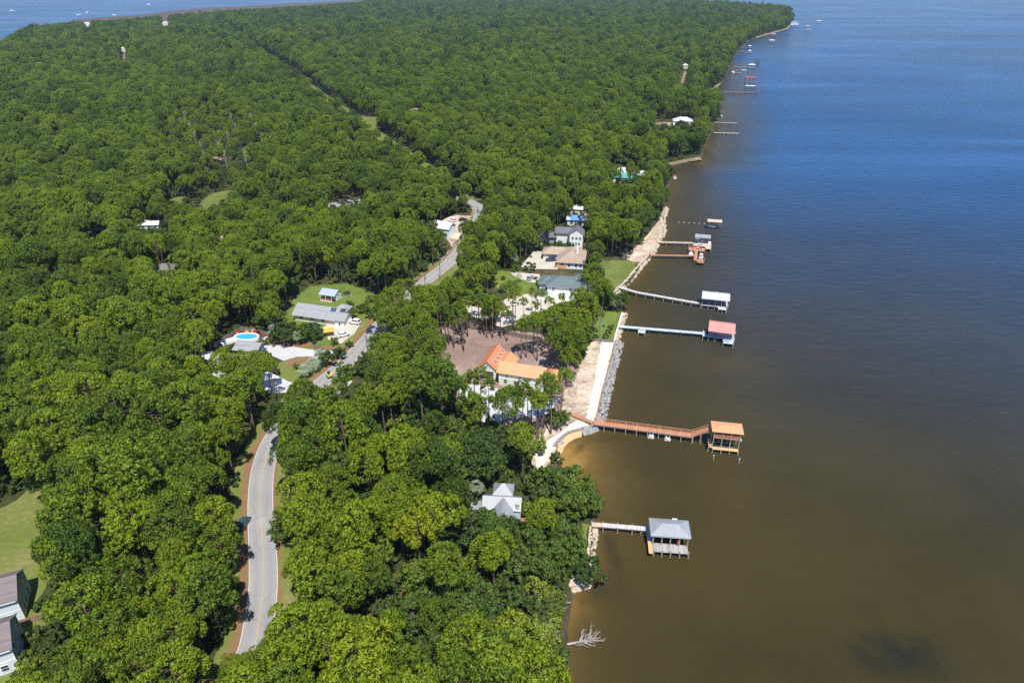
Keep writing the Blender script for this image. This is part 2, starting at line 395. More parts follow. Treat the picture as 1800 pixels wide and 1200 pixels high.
SHORE_PX = [(985, 1200), (990, 1100), (1003, 1032), (1035, 1026), (1040, 920), (1058, 892), (1020, 845), (985, 822), (975, 806),
            (979, 782), (988, 768), (1000, 758), (1020, 752), (1048, 741), (1062, 675), (1081, 602), (1086, 575), (1095, 549), (1080, 517),
            (1105, 498), (1120, 478), (1145, 445), (1163, 418), (1166, 385), (1172, 340), (1176, 292), (1232, 281), (1243, 245),
            (1262, 205), (1262, 185), (1205, 166), (1245, 163), (1270, 145), (1290, 98), (1318, 71), (1385, 51), (1392, 41), (1385, 27), (1300, 17), (1150, 4)]
shore = [P(x, y, 0.4).to_2d() for x, y in SHORE_PX]
shore = [Vector((-10, 20)), Vector((5, 45)), Vector((7.5, 62))] + shore
LEFT_PX = [(640, 1), (520, 6), (433, 11.5), (361, 14.5), (310, 19), (258, 25.5), (190, 31), (128, 35), (120, 44), (60, 53), (26, 64), (0, 86)]
left = [P(x, y, 0.4).to_2d() for x, y in LEFT_PX]
far_edge = [Vector((900, 5200)), Vector((-1200, 5200)), Vector((-1000, 4000))]
near_edge = [Vector((-1150, 1250)), Vector((-1400, 700)), Vector((-700, 100)), Vector((-300, 10)), Vector((-60, 0))]
shore_r = rough_edge(shore, 6, 0.7, 3, False)
land_pts = shore_r + far_edge + rough_edge(left, 40, 5, 5, False) + near_edge
NSH = len(shore_r)
LAND = [(p.x, p.y) for p in land_pts]

def fill(name, pts, z, mat, bank=None):
    me = bpy.data.meshes.new(name); bm = bmesh.new()
    from mathutils.geometry import delaunay_2d_cdt
    co, _, fs, _, _, _ = delaunay_2d_cdt([Vector(p[:2]) for p in pts], [], [list(range(len(pts)))], 1, 1e-4)
    tv = [bm.verts.new((p.x, p.y, z)) for p in co]
    for t in fs:
        q = bm.faces.new([tv[i] for i in t]); q.normal_update()
        if q.normal.z < 0: q.normal_flip()
    vs = [bm.verts.new((p[0], p[1], z)) for p in pts] if bank else None
    if bank:
        n = len(pts); o = []
        area = sum(pts[i][0] * pts[(i + 1) % n][1] - pts[(i + 1) % n][0] * pts[i][1] for i in range(n))
        for i in range(n):
            t = (Vector(pts[(i + 1) % n][:2]) - Vector(pts[i - 1][:2])).normalized()
            nn = Vector((t.y, -t.x)) * (1 if area > 0 else -1)
            o.append(bm.verts.new((pts[i][0] + nn.x * bank, pts[i][1] + nn.y * bank, -0.5)))
        for i in range(n):
            q = bm.faces.new((vs[i], vs[(i + 1) % n], o[(i + 1) % n], o[i])); q.material_index = 1
    bm.to_mesh(me); bm.free()
    for m in (mat if isinstance(mat, list) else [mat]): me.materials.append(M[m])
    ob = bpy.data.objects.new(name, me); COL.objects.link(ob)
    return structure(ob)
fill('ground', LAND, ZL, ['land', 'bank'], 1.3)

# -------- water: one sheet out to the horizon, finer near the shore
def seg_dist(XY, line):
    best = np.full(len(XY), 1e9)
    for a, b in zip(line[:-1], line[1:]):
        a = np.array(a); b = np.array(b); d = b - a
        t = np.clip(((XY - a) @ d) / max(d @ d, 1e-9), 0, 1)
        q = a + t[:, None] * d
        best = np.minimum(best, np.hypot(*(XY - q).T))
    return best
def sm(x, a, b):
    t = np.clip((x - a) / (b - a), 0, 1); return t * t * (3 - 2 * t)
def axis(lo, fine0, fine1, hi, st, grow=1.35):
    a = [fine0]; s_ = st
    while a[-1] > lo: s_ *= grow; a.append(a[-1] - s_)
    a = a[::-1]; x = fine0
    while x < fine1: x += st; a.append(x)
    s_ = st
    while a[-1] < hi: s_ *= grow; a.append(a[-1] + s_)
    return np.array(a)
gx = axis(-42000, -5, 150, 42000, 1.5); gy = axis(-3000, 60, 330, 60000, 1.5)
XX, YY = np.meshgrid(gx, gy); XY = np.stack([XX.ravel(), YY.ravel()], 1)
near = (XY[:, 0] > -60) & (XY[:, 0] < 1200) & (XY[:, 1] > 0) & (XY[:, 1] < 2600)
dist = np.full(len(XY), 1e4)
dist[near] = seg_dist(XY[near], [(p.x, p.y) for p in shore_r[::2]])
def blob(px, py, rx, ry, rot=0.0, sharp=1.0):
    c = P(px, py, 0); d = XY - np.array([c.x, c.y])
    ca, sa = math.cos(rot), math.sin(rot)
    u = (d[:, 0] * ca + d[:, 1] * sa) / rx; v = (-d[:, 0] * sa + d[:, 1] * ca) / ry
    return np.exp(-(u * u + v * v) ** sharp)
shallow = 0.2 * np.exp(-dist / 3.0) + 0.08 * np.exp(-dist / 14.0)
shallow += 0.95 * blob(986, 815, 4.2, 6.5, -0.5) + 0.45 * blob(1000, 800, 7, 9, -0.5) + 0.22 * blob(1030, 850, 10, 22, -0.2) + 0.35 * blob(1008, 1070, 4, 8)
shallow += 0.07 * blob(1275, 860, 9, 14) + 0.05 * blob(1200, 1000, 25, 18) + 0.05 * blob(1280, 640, 18, 10)
weed = 0.75 * blob(1075, 965, 1.6, 9, 0.1) + 0.6 * blob(1048, 1040, 4.5, 3, 0.4) + 0.7 * blob(1016, 790, 1.1, 3.6, -0.55) + 0.4 * blob(1060, 772, 3, 1.6) + 0.5 * blob(1025, 1110, 3, 5)
weed += 0.85 * blob(1572, 1150, 9.5, 5.2, 0.12, 2.2) + 0.45 * blob(1625, 1170, 5.5, 4.0, -0.4, 1.5) + 0.6 * blob(1042, 880, 1.6, 6)
deep = sm(np.hypot(XY[:, 0], XY[:, 1]), 130, 640) ** .8 * sm(dist, 5, 60)  # share of reflected sky blue put into the colour, growing with viewing distance
ny, nx = XX.shape
me = bpy.data.meshes.new('water')
idx = np.arange(nx * ny).reshape(ny, nx)
fc = np.stack([idx[:-1, :-1], idx[:-1, 1:], idx[1:, 1:], idx[1:, :-1]], -1).reshape(-1, 4)
me.from_pydata(np.c_[XY, np.zeros(len(XY))].tolist(), [], fc.tolist())
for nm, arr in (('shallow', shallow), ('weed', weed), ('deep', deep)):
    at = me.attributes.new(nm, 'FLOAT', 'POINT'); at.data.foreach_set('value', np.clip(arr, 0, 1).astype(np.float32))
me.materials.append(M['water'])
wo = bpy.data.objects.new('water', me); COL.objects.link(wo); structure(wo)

# -------- marsh on the far left shore
MARSH = [(130, 35), (190, 31), (258, 25.5), (310, 19), (361, 14.5), (433, 11.5), (520, 6), (640, 1), (700, 4), (640, 12), (530, 22), (420, 32), (300, 42), (200, 48), (140, 48)]
fill('marsh', [P(x, y, 1.4) for x, y in MARSH], 1.4, 'marsh')
# -------- cleared and kept ground, each a sheet a few millimetres above the last
CLEAR = []                                         # world polygons where the woods do not grow
LV = [ZL]
def zone(name, px, mat, step=1.6, amp=0.7, clear=True, pts=None):
    LV[0] += 0.004
    w = pts or [P(x, y, ZL) for x, y in px]
    e = rough_edge(w, step, amp, len(CLEAR) * 7 + len(name), True)
    o = fill(name, [(p.x, p.y) for p in e], LV[0], mat)
    if clear: CLEAR.append([(p.x, p.y) for p in e])
    return o
zone('lawn', [(-60, 915), (0, 893), (62, 856), (88, 868), (84, 930), (96, 1010), (60, 1060), (90, 1080), (70, 1120), (40, 1130), (0, 1250), (-200, 1250)], 'dry_lawn')
zone('lawn', [(350, 358), (372, 340), (404, 334), (396, 356), (360, 368)], 'lawn')
zone('lawn', [(292, 352), (312, 346), (330, 346), (318, 357), (300, 357)], 'lawn')
zone('lawn', [(632, 205), (664, 206), (662, 224), (640, 220)], 'lawn')
zone('lot', [(700, 660), (722, 628), (748, 590), (775, 575), (815, 578), (880, 580), (965, 588), (1030, 640), (1030, 690), (1005, 745), (950, 790), (900, 780), (870, 730), (800, 745), (740, 690), (690, 680)], 'mulch')
zone('sand', [(1040, 596), (1082, 598), (1062, 675), (1047, 741), (1000, 758), (978, 782), (962, 818), (938, 830), (935, 775), (985, 735), (992, 690), (1015, 655)], 'sand')
zone('white_sand', [(1058, 600), (1079, 600), (1062, 672), (1046, 740), (1018, 752), (1000, 757), (984, 770), (972, 790), (958, 815), (945, 826), (940, 800), (962, 775), (1008, 742), (1030, 735), (1040, 690)], 'white_sand', 2, 0.25)
zone('yard', [(800, 668), (905, 690), (985, 700), (970, 728), (905, 735), (860, 745), (815, 730)], 'gravel')
# round the grey house by the road
zone('lawn', [(468, 606), (520, 520), (545, 503), (612, 498), (690, 530), (705, 545), (650, 600), (632, 636), (560, 640), (500, 628)], 'lawn_bright')
zone('driveway', [(566, 577), (588, 560), (606, 556), (632, 566), (660, 572), (658, 583), (636, 582), (614, 592), (600, 604), (578, 598)], 'concrete', 4, 0.1)
zone('mulch_bed', [(470, 600), (530, 598), (560, 606), (610, 612), (605, 618), (540, 610), (472, 612)], 'straw')
zone('driveway', [(458, 607), (500, 607), (560, 616), (612, 618), (648, 610), (600, 650), (582, 640), (560, 630), (520, 628), (498, 634), (478, 625)], 'gravel', 4, 0.1)
zone('driveway', [(380, 660), (440, 640), (505, 668), (560, 680), (600, 660), (620, 670), (600, 690), (555, 700), (500, 690), (440, 690), (390, 690)], 'gravel', 4, 0.15)
zone('lawn', [(488, 640), (510, 630), (545, 630), (575, 640), (590, 652), (575, 668), (550, 678), (515, 672), (492, 664)], 'dry_lawn')
zone('mulch_bed', [(503, 634), (520, 627), (552, 628), (545, 634), (520, 640), (506, 646)], 'straw')
# round the white and tan houses
zone('lawn', [(860, 500), (875, 476), (920, 478), (945, 500), (945, 520), (900, 518)], 'lawn_bright')
zone('lawn', [(1022, 500), (1060, 458), (1122, 458), (1105, 490), (1082, 514), (1058, 520)], 'lawn')
zone('lawn', [(1040, 575), (1060, 548), (1094, 548), (1085, 575), (1080, 600), (1050, 598)], 'lawn_bright')
zone('driveway', [(915, 468), (940, 440), (958, 444), (985, 458), (980, 474), (945, 473), (925, 474)], 'concrete', 4, 0.1)
zone('driveway', [(895, 478), (948, 482), (952, 498), (930, 496), (905, 486)], 'concrete', 4, 0.1)
zone('yard', [(812, 534), (860, 545), (895, 522), (940, 515), (1010, 530), (1024, 545), (1000, 560), (940, 565), (880, 575), (840, 560), (814, 545)], 'concrete', 4, 0.15)
zone('sand', [(1092, 452), (1112, 440), (1130, 424), (1150, 398), (1166, 380), (1164, 418), (1145, 446), (1130, 462), (1112, 460)], 'sand', 3, 0.4)
zone('yard', [(1090, 305), (1130, 305), (1140, 320), (1100, 322)], 'bare')
zone('bank_sand', [(1174, 287), (1196, 282), (1230, 276), (1234, 281), (1180, 290)], 'bare', 4, 0.5)
zone('yard', [(1130, 222), (1160, 215), (1215, 216), (1205, 224), (1155, 226)], 'bare')
zone('drive', [(1196, 146), (1201, 130), (1204, 116), (1208, 116), (1207, 130), (1201, 146)], 'bare', 8, 0.4)
zone('shore_strip', [(1208, 165.5), (1235, 162.5), (1254, 160), (1268, 146.5), (1265, 146), (1251, 157), (1233, 161)], 'bare', 5, 0.3)
zone('shore_strip', [(1330, 67), (1386, 51), (1391, 42), (1387, 44), (1382, 50), (1329, 65)], 'bare', 12, 1.0)
zone('drive', [(215.5, 104), (216.5, 95), (218, 90), (220, 96), (220, 104)], 'bare', 10, 0.6)
zone('site', [(785, 420), (778, 385), (800, 378), (828, 380), (822, 398), (808, 416), (806, 436), (796, 436)], 'sand', 3, 0.3)
zone('path', [(470, 600), (474, 597), (480, 601), (476, 603)], 'concrete', 3, 0.1)
# shore lawn by the nearest pier
zone('lawn', [(1022, 920), (1036, 922), (1032, 980), (1026, 1010), (1010, 1015), (1018, 960)], 'lawn_bright')
zone('sand', [(1000, 1032), (1004, 1012), (1035, 1006), (1034, 1025)], 'sand', 2, 0.3)
# far bits of bare ground and side roads seen through the crowns
zone('side_road', [(560, 362), (610, 352), (640, 350), (636, 358), (600, 362), (566, 370)], 'road', 6, 0.2)
zone('side_road', [(880, 372), (940, 367), (942, 371), (885, 377)], 'concrete', 6, 0.2)
zone('clearing', [(712, 192), (738, 190), (738, 194), (714, 196)], 'sand', 6, 0.5)
for i, (x, y, w, h) in enumerate([(255, 392, 26, 5), (160, 408, 14, 5), (240, 368, 8, 9), (395, 418, 12, 8), (20, 360, 14, 10), (20, 330, 10, 8), (392, 376, 20, 5), (340, 488, 40, 5), (380, 480, 22, 8),
                                  (480, 487, 18, 5), (640, 460, 14, 6), (490, 420, 14, 5), (380, 280, 16, 5), (150, 770, 14, 4), (185, 785, 16, 5), (290, 672, 6, 4), (645, 730, 24, 6), (260, 1090, 20, 10), (350, 1140, 14, 18), (830, 1150, 22, 8), (845, 1130, 4, 10), (800, 348, 10, 8)]):
    zone('clearing', [(x - w, y), (x, y - h), (x + w, y), (x, y + h)], 'bare' if i not in (0, 1, 2, 21) else 'concrete', 2.5, 0.5)

# -------- road
ROAD_PX = [(400, 1215), (442, 1150), (456, 1090), (463, 1030), (462.5, 980), (460, 934), (458, 888), (459.5, 848), (465, 815), (480, 775), (512, 728), (556, 682), (600, 645), (645, 600), (697, 540), (748, 496), (796, 456), (822, 420), (845, 370)]
rp = [P(x, y).to_2d() for x, y in ROAD_PX]
rp += [rp[-1] + Vector((-0.424, 0.906)) * d for d in (25, 60, 120, 250, 420, 700, 1100, 1600)]
def catmull(p, k=6):
    o = []
    for i in range(len(p) - 1):
        a, b, c, d = p[max(i - 1, 0)], p[i], p[i + 1], p[min(i + 2, len(p) - 1)]
        for j in range(k):
            t = j / k
            o.append(0.5 * ((2 * b) + (c - a) * t + (2 * a - 5 * b + 4 * c - d) * t * t + (3 * b - a - 3 * c + d) * t ** 3))
    o.append(p[-1]); return o
RC = catmull(rp)
def normals(L):
    o = []
    for i in range(len(L)):
        t = (L[min(i + 1, len(L) - 1)] - L[max(i - 1, 0)]).normalized(); o.append(Vector((-t.y, t.x)))
    return o
RN = normals(RC)
def ribbon(name, offs, z, mat, lo=0, hi=None, jitter=0.0, seed=1):
    g = random.Random(seed)
    vs = []; ac = []
    hi = hi or len(RC); n = len(offs)
    for i in range(lo, hi):
        for q in offs:
            w = q + (g.uniform(-jitter, jitter) if abs(q) > 2.5 else 0)
            p = RC[i] + RN[i] * w; vs.append((p.x, p.y, z)); ac.append(w)
    fs = [(i * n + j, i * n + j + 1, (i + 1) * n + j + 1, (i + 1) * n + j) for i in range(hi - lo - 1) for j in range(n - 1)]
    mb = MB(); mb.add(vs, fs); o = mb.build(name, mat)
    me = o.data
    at = me.attributes.new('across', 'FLOAT', 'POINT'); at.data.foreach_set('value', ac)
    return structure(o)
zl = LV[0]
ribbon('verge', [-7, -5, -3, 0, 3, 5, 7], zl + 0.004, 'dry_lawn', 0, 96, 0.8, 4)
ribbon('verge', [-5, -3, 0, 3, 5], zl + 0.0045, 'bare', 95, 112, 0.8, 4)
ribbon('corridor', [-8, -4, 0, 4, 8], zl + 0.005, 'lawn', 112, None, 1.0, 4)
ribbon('shoulder', [2.9, 4.8], zl + 0.009, 'straw', 0, 95, 0.5, 8)
ribbon('shoulder', [-3.7, -2.9], zl + 0.009, 'straw', 0, 95, 0.4, 9)
ribbon('road', [-3.0, -1.5, 0, 1.5, 3.0], zl + 0.013, 'road', 0, 114)
ribbon('road_marking', [-0.15, -0.06], zl + 0.018, 'yellow_line', 0, 108)
ribbon('road_marking', [0.06, 0.15], zl + 0.018, 'yellow_line', 0, 108)
ribbon('road_edge', [-2.92, -2.84], zl + 0.018, 'white_line', 0, 108)
ribbon('road_edge', [2.84, 2.92], zl + 0.018, 'white_line', 0, 108)
LV[0] = zl + 0.02

# -------- beach in the little cove: slopes from the wall into the water
up = [(1024, 754), (1010, 756.5), (998, 760), (987, 767), (978, 776), (972, 788), (968, 805), (966, 822), (960, 840)]
dn = [(1022, 768), (1012, 771), (1001, 777), (993, 785), (988, 796), (984, 808), (981, 824), (975, 845), (970, 862)]
mb = MB(); vs = []
for a, b in zip(up, dn):
    A, B = P(*a, 0.95), P(*b, -0.05); C_ = B + (B - A) * 0.5; C_.z = -0.6
    vs += [(A.x, A.y, 1.0 + zl - zl + 0.03), tuple(A.lerp(B, 0.5) + Vector((0, 0, 0.05))), tuple(B), tuple(C_)]
mb.add(vs, [(i * 4 + j, i * 4 + j + 1, i * 4 + j + 5, i * 4 + j + 4) for i in range(len(up) - 1) for j in range(3)])
structure(mb.build('beach', 'beach'))
# ------------------------------------------------------------------ trees
def leaf_mesh(name, tufts, blades, L, wid, mat, seed, up=0.35, tone=None, quad=False, soft=0.75):
    """a crown: around every tuft centre a spray of needle or leaf blades"""
    g = np.random.RandomState(seed)
    T = np.array([t[:3] for t in tufts]); sc = np.array([t[3] for t in tufts])
    n = len(T) * blades
    c = np.repeat(T, blades, 0); s = np.repeat(sc, blades)
    tn = np.repeat(g.rand(len(T)), blades) * 0.7 + g.rand(n) * 0.3
    d = g.normal(size=(n, 3)); d[:, 2] = np.where(d[:, 2] < 0, d[:, 2] * (1 - up) * .7, d[:, 2])
    d /= np.linalg.norm(d, axis=1)[:, None]
    r0 = (0.55 + 0.45 * g.rand(n))[:, None]
    ln = (L * s)[:, None]; w = (wid * (0.7 + 0.6 * g.rand(n)) * s)[:, None]
    o = c + d * ln * r0
    # blades lie roughly over the rounded tuft, tilted at random
    nn = d + g.normal(size=(n, 3)) * 0.55; nn /= np.linalg.norm(nn, axis=1)[:, None]
    p = np.cross(nn, g.normal(size=(n, 3))); p /= np.linalg.norm(p, axis=1)[:, None]
    q = np.cross(nn, p)
    asp = 1.0 if quad else 2.5
    V = np.stack([o - p * w - q * w * .6 * asp, o + p * w - q * w * .6 * asp, o + p * w * .6 + q * w * asp, o - p * w * .6 + q * w * asp], 1).reshape(-1, 3); k = 4
    me = bpy.data.meshes.new(name)
    me.from_pydata(V.tolist(), [], np.arange(n * k).reshape(n, k).tolist())
    at = me.attributes.new('tone', 'FLOAT', 'POINT'); at.data.foreach_set('value', np.repeat(tn, k).astype(np.float32))
    nr = d * soft + nn * (1 - soft); nr[:, 2] += .12; nr /= np.linalg.norm(nr, axis=1)[:, None]
    me.shade_smooth(); me.normals_split_custom_set_from_vertices(np.repeat(nr, k, 0).tolist())
    me.materials.append(M[mat])
    return me
def pine_meshes(seed, H=19.0, Rw=3.9, full=0.5, nbr=36, per=9, cone=0.0, low=-.55):
    g = random.Random(seed); tf = []; tk = MB()
    bend = (g.uniform(-.5, .5), g.uniform(-.5, .5))
    def axis_at(t): return Vector((bend[0] * t * t, bend[1] * t * t, H * t))
    tk.tube([axis_at(t) - Vector((0, 0, 0.4 if t == 0 else 0)) for t in (0, .2, .45, .7, .95)], [0.27, .22, .18, .12, .03], 7)
    hz = H * full / 2; cz = H - hz
    lop = [(g.uniform(0, 6.28), g.uniform(.06, .3)) for _ in range(3)]
    for i in range(nbr):
        ct = 1 - (1 - low) * ((i + .5) / nbr) ** .92; st = math.sqrt(max(0, 1 - ct * ct))
        a = i * 2.39996 + g.uniform(-.35, .35)
        lobe = 1 + sum(m * math.cos((j + 2) * a + ph) for j, (ph, m) in enumerate(lop))
        rr = g.uniform(.74, 1.14) * (1 - cone * max(0, ct))
        if i > 3 and g.random() < .1: continue
        ax = axis_at((cz + hz * ct) / H)
        nrm = Vector((math.cos(a) * st * Rw * lobe * rr, math.sin(a) * st * Rw * lobe * rr, 0))
        tip = Vector((ax.x, ax.y, cz + hz * ct * g.uniform(.82, 1.08))) + nrm
        b0 = axis_at(max(.2, (tip.z - .25 * nrm.length - .4) / H))
        tk.tube([b0, b0.lerp(tip, .55) + Vector((0, 0, -.25)), tip + Vector((0, 0, -.35))], [.06, .04, .02], 4, False)
        out = (nrm.normalized() if nrm.length > .2 else Vector((0, 0, 0))) * st + Vector((0, 0, max(.25, ct)))
        out.normalize(); s1 = out.cross(Vector((.3, .2, 1))).normalized(); s2 = out.cross(s1)
        cl = g.uniform(.8, 1.6) * (Rw / 4.0) ** .5
        for j in range(per):
            t = math.sqrt((j + .4) / per) * cl; ph = j * 2.39996 + i
            q = tip + s1 * (t * math.cos(ph)) + s2 * (t * math.sin(ph)) + out * (.42 * (1 - (t / cl) ** 2) * cl + g.uniform(-.18, .18))
            tf.append((q.x, q.y, q.z, g.uniform(.7, 1.25)))
    me = leaf_mesh('crown', tf, 26, 0.54, 0.098, 'pine', seed, .3)
    t_o = tk.build('trunk', 'bark'); tm = t_o.data; bpy.data.objects.remove(t_o)
    tm.shade_smooth()
    return me, tm, Rw, H
def oak_meshes(seed, H=10.5, Rw=5.6, ncl=58, mat='oak', bark='grey_bark', leaf=0.27, trunk=True, low=0.25, per=9):
    g = random.Random(seed); tf = []; tk = MB()
    fork = Vector((g.uniform(-.3, .3), g.uniform(-.3, .3), H * .26))
    tk.tube([(0, 0, -.4), fork * .6, fork], [.42 * H / 10, .34 * H / 10, .3 * H / 10], 7)
    lobes = [(g.uniform(0, 6.28), g.uniform(.3, .62) * Rw, g.uniform(.45, .6) * Rw, g.uniform(.82, 1.0)) for _ in range(7)]
    for i in range(ncl):
        if i % 4:
            a, rr, rl, hh = lobes[i % 7]
            c = Vector((math.cos(a) * rr, math.sin(a) * rr, H * .55 * hh))
        else:
            c = Vector((0, 0, H * .6)); rl = Rw * .62; hh = 1
        v = Vector((g.gauss(0, 1), g.gauss(0, 1), abs(g.gauss(0, 1)) - low)).normalized()
        q = c + Vector((v.x * rl, v.y * rl, v.z * H * .38 * hh))
        if i % 3 == 0: tk.tube([fork, fork.lerp(q, .5) + Vector((0, 0, .4)), q * .97], [.16 * H / 10, .1 * H / 10, .03], 4, False)
        rad = g.uniform(.75, 1.3) * Rw / 5.6
        for j in range(per):
            w = Vector((g.gauss(0, 1), g.gauss(0, 1), g.gauss(0, 1))).normalized() * (g.random() ** .45)
            p = q + Vector((w.x * rad, w.y * rad, w.z * rad * .6))
            tf.append((p.x, p.y, max(.3, p.z), g.uniform(.8, 1.2)))
    me = leaf_mesh('crown', tf, 13, 0.5 * Rw / 5.6 + .12, leaf * .72, mat, seed, 0.3, None, True, .6)
    t_o = tk.build('trunk', bark); tm = t_o.data; bpy.data.objects.remove(t_o)
    tm.shade_smooth()
    return me, tm, Rw, H
PINES = [pine_meshes(100 + i, H, w, f, nb, pr, cn, lw) for i, (H, w, f, nb, pr, cn, lw) in enumerate([
    (19, 4.0, .46, 36, 9, 0, -.5), (21, 4.3, .42, 40, 9, .1, -.6), (17, 3.7, .52, 34, 9, 0, -.6), (20, 3.5, .42, 32, 9, .2, -.6), (18, 4.6, .40, 40, 9, 0, -.4),
    (16, 3.3, .55, 32, 8, .25, -.7), (22, 3.9, .38, 34, 9, 0, -.5), (18, 4.2, .48, 38, 9, .1, -.5)])]
THIN = [pine_meshes(150 + i, H, w, f, nb, pr, cn, lw) for i, (H, w, f, nb, pr, cn, lw) in enumerate([
    (17, 1.9, .27, 10, 5, .1, -.6), (18.5, 2.2, .25, 12, 5, 0, -.5), (16, 1.7, .32, 9, 5, .2, -.7), (19, 2.4, .27, 13, 5, .1, -.5)])]
OAKS = [oak_meshes(200 + i, H, w, n) for i, (H, w, n) in enumerate([(10.5, 5.6, 64), (9, 4.8, 52), (12, 6.2, 74), (8.5, 4.2, 44), (11, 5.0, 56)])]
BROAD = [oak_meshes(230 + i, H, w, n, 'bush', 'grey_bark', .25, True, .35) for i, (H, w, n) in enumerate([(8, 3.2, 34), (6.5, 2.9, 30)])]
BUSH = [oak_meshes(250 + i, H, w, n, 'bush', 'grey_bark', .2, True, .6, 6) for i, (H, w, n) in enumerate([(2.6, 1.7, 16), (3.4, 2.0, 18), (2.0, 1.5, 12)])]

def in_poly(pt, poly):
    x, y = pt; c = False; n = len(poly); j = n - 1
    for i in range(n):
        xi, yi = poly[i]; xj, yj = poly[j]
        if (yi > y) != (yj > y) and x < (xj - xi) * (y - yi) / (yj - yi) + xi: c = not c
        j = i
    return c
def in_polys_np(X, Y, poly):
    poly = np.array([p[:2] for p in poly]); c = np.zeros(len(X), bool); j = len(poly) - 1
    for i in range(len(poly)):
        xi, yi = poly[i]; xj, yj = poly[j]
        m = (yi > Y) != (yj > Y)
        with np.errstate(divide='ignore', invalid='ignore'):
            c ^= m & (X < (xj - xi) * (Y - yi) / (yj - yi) + xi)
        j = i
    return c
# where the trees stay low or away so that roads, roofs and lawns can be seen from the air
OPEN_VIEWS = [
    [(422, 908), (440, 908), (440, 938), (422, 938)], [(476, 920), (495, 920), (495, 948), (476, 948)],
    [(-300, -80), (-300, 90), (-60, 84), (0, 73), (28, 55), (55, 43), (119, 40), (155, 38), (250, 31), (286, 27), (355, 20), (433, 16), (520, 11), (640, 3), (640, -80)],
    [(975, 1062), (1000, 1040), (1060, 1090), (1060, 1240), (985, 1240), (982, 1100)], [(980, 762), (1030, 762), (1040, 830), (985, 812)],
    [(410, 1150), (425, 1080), (437, 980), (434, 903), (438, 857), (430, 850), (424, 800), (440, 775), (462, 772), (468, 795), (474, 850), (478, 930), (484, 975), (500, 990), (498, 1040), (486, 1070), (473, 1112), (440, 1145)],
    [(372, 1180), (405, 1100), (425, 1060), (432, 1100), (412, 1150), (390, 1185)],
    [(590, 640), (640, 588), (660, 575), (664, 600), (640, 634), (600, 645)], [(692, 536), (736, 498), (770, 470), (800, 448), (808, 470), (770, 500), (735, 525), (700, 545)],
    [(514, 552), (532, 516), (560, 508), (605, 505), (690, 540), (672, 572), (655, 605), (640, 633), (560, 622), (470, 612), (476, 602), (540, 600), (560, 592), (545, 560)],
    [(488, 612), (560, 620), (600, 622), (590, 640), (545, 640), (530, 668), (500, 672), (486, 640)],
    [(384, 600), (412, 578), (450, 578), (474, 592), (478, 608), (452, 616), (400, 610)], [(368, 636), (384, 620), (388, 640), (376, 645)], [(376, 655), (400, 652), (404, 668), (384, 672)],
    [(-20, 893), (0, 890), (62, 860), (74, 900), (72, 1000), (45, 1012), (50, 1060), (74, 1075), (72, 1096), (44, 1110), (32, 1150), (20, 1195), (-20, 1200)],
    [(760, 582), (870, 584), (960, 606), (985, 640), (960, 640), (866, 606), (826, 642), (770, 618)],
    [(826, 644), (848, 606), (866, 602), (986, 646), (966, 674), (890, 664), (868, 662), (850, 672), (828, 664)],
    [(1046, 596), (1084, 596), (1066, 675), (1048, 745), (1018, 768), (992, 782), (975, 800), (962, 812), (950, 800), (970, 765), (998, 732), (1010, 690), (1030, 640)],
    [(944, 472), (1034, 468), (1036, 510), (1018, 528), (985, 525), (945, 505)], [(922, 466), (945, 440), (1025, 432), (1026, 470), (945, 474)], [(972, 398), (1030, 398), (1030, 436), (1002, 432), (996, 420), (972, 412)],
    [(862, 502), (880, 478), (944, 482), (944, 512), (905, 516)], [(1062, 462), (1124, 456), (1108, 482), (1086, 512), (1070, 500)], [(1062, 552), (1095, 548), (1084, 598), (1060, 592)],
    [(895, 532), (1000, 520), (1008, 545), (960, 545), (930, 562), (888, 562)], [(814, 534), (850, 540), (845, 552), (818, 545)],
    [(848, 870), (852, 852), (872, 845), (902, 848), (920, 866), (916, 890), (900, 912), (875, 900)], [(1005, 1012), (1040, 905), (1050, 930), (1036, 1020)], [(1125, 430), (1160, 378), (1170, 400), (1150, 440)],
    [(770, 395), (800, 382), (826, 380), (806, 412), (806, 434), (794, 436), (796, 410), (775, 412)], [(812, 362), (840, 356), (850, 380), (838, 385)],
    [(1068, 300), (1120, 288), (1122, 308), (1070, 312)], [(1150, 212), (1218, 206), (1220, 222), (1150, 224)], [(1196, 148), (1200, 112), (1210, 110), (1206, 148)], [(1005, 378), (1034, 378), (1034, 392), (1008, 392)],
    [(568, 358), (636, 347), (634, 356), (576, 365)], [(632, 206), (663, 207), (660, 218), (636, 214)], [(712, 190), (738, 190), (736, 195), (714, 195)], [(340, 364), (346, 346), (374, 334), (410, 328), (404, 354), (368, 368)], [(286, 356), (300, 345), (334, 342), (324, 358)],
    [(213, 106), (214, 88), (224, 90), (226, 106)], [(148, 40), (160, 40), (160, 48), (148, 48)], [(284, 38), (298, 38), (298, 46), (284, 46)], [(268, 466), (310, 464), (308, 478), (272, 478)],
    [(556, 500), (600, 500), (606, 530), (560, 530)], [(240, 394), (300, 386), (300, 394), (242, 402)], [(150, 405), (174, 402), (174, 412), (152, 412)], [(1164, 280), (1234, 272), (1236, 284), (1180, 290)],
]
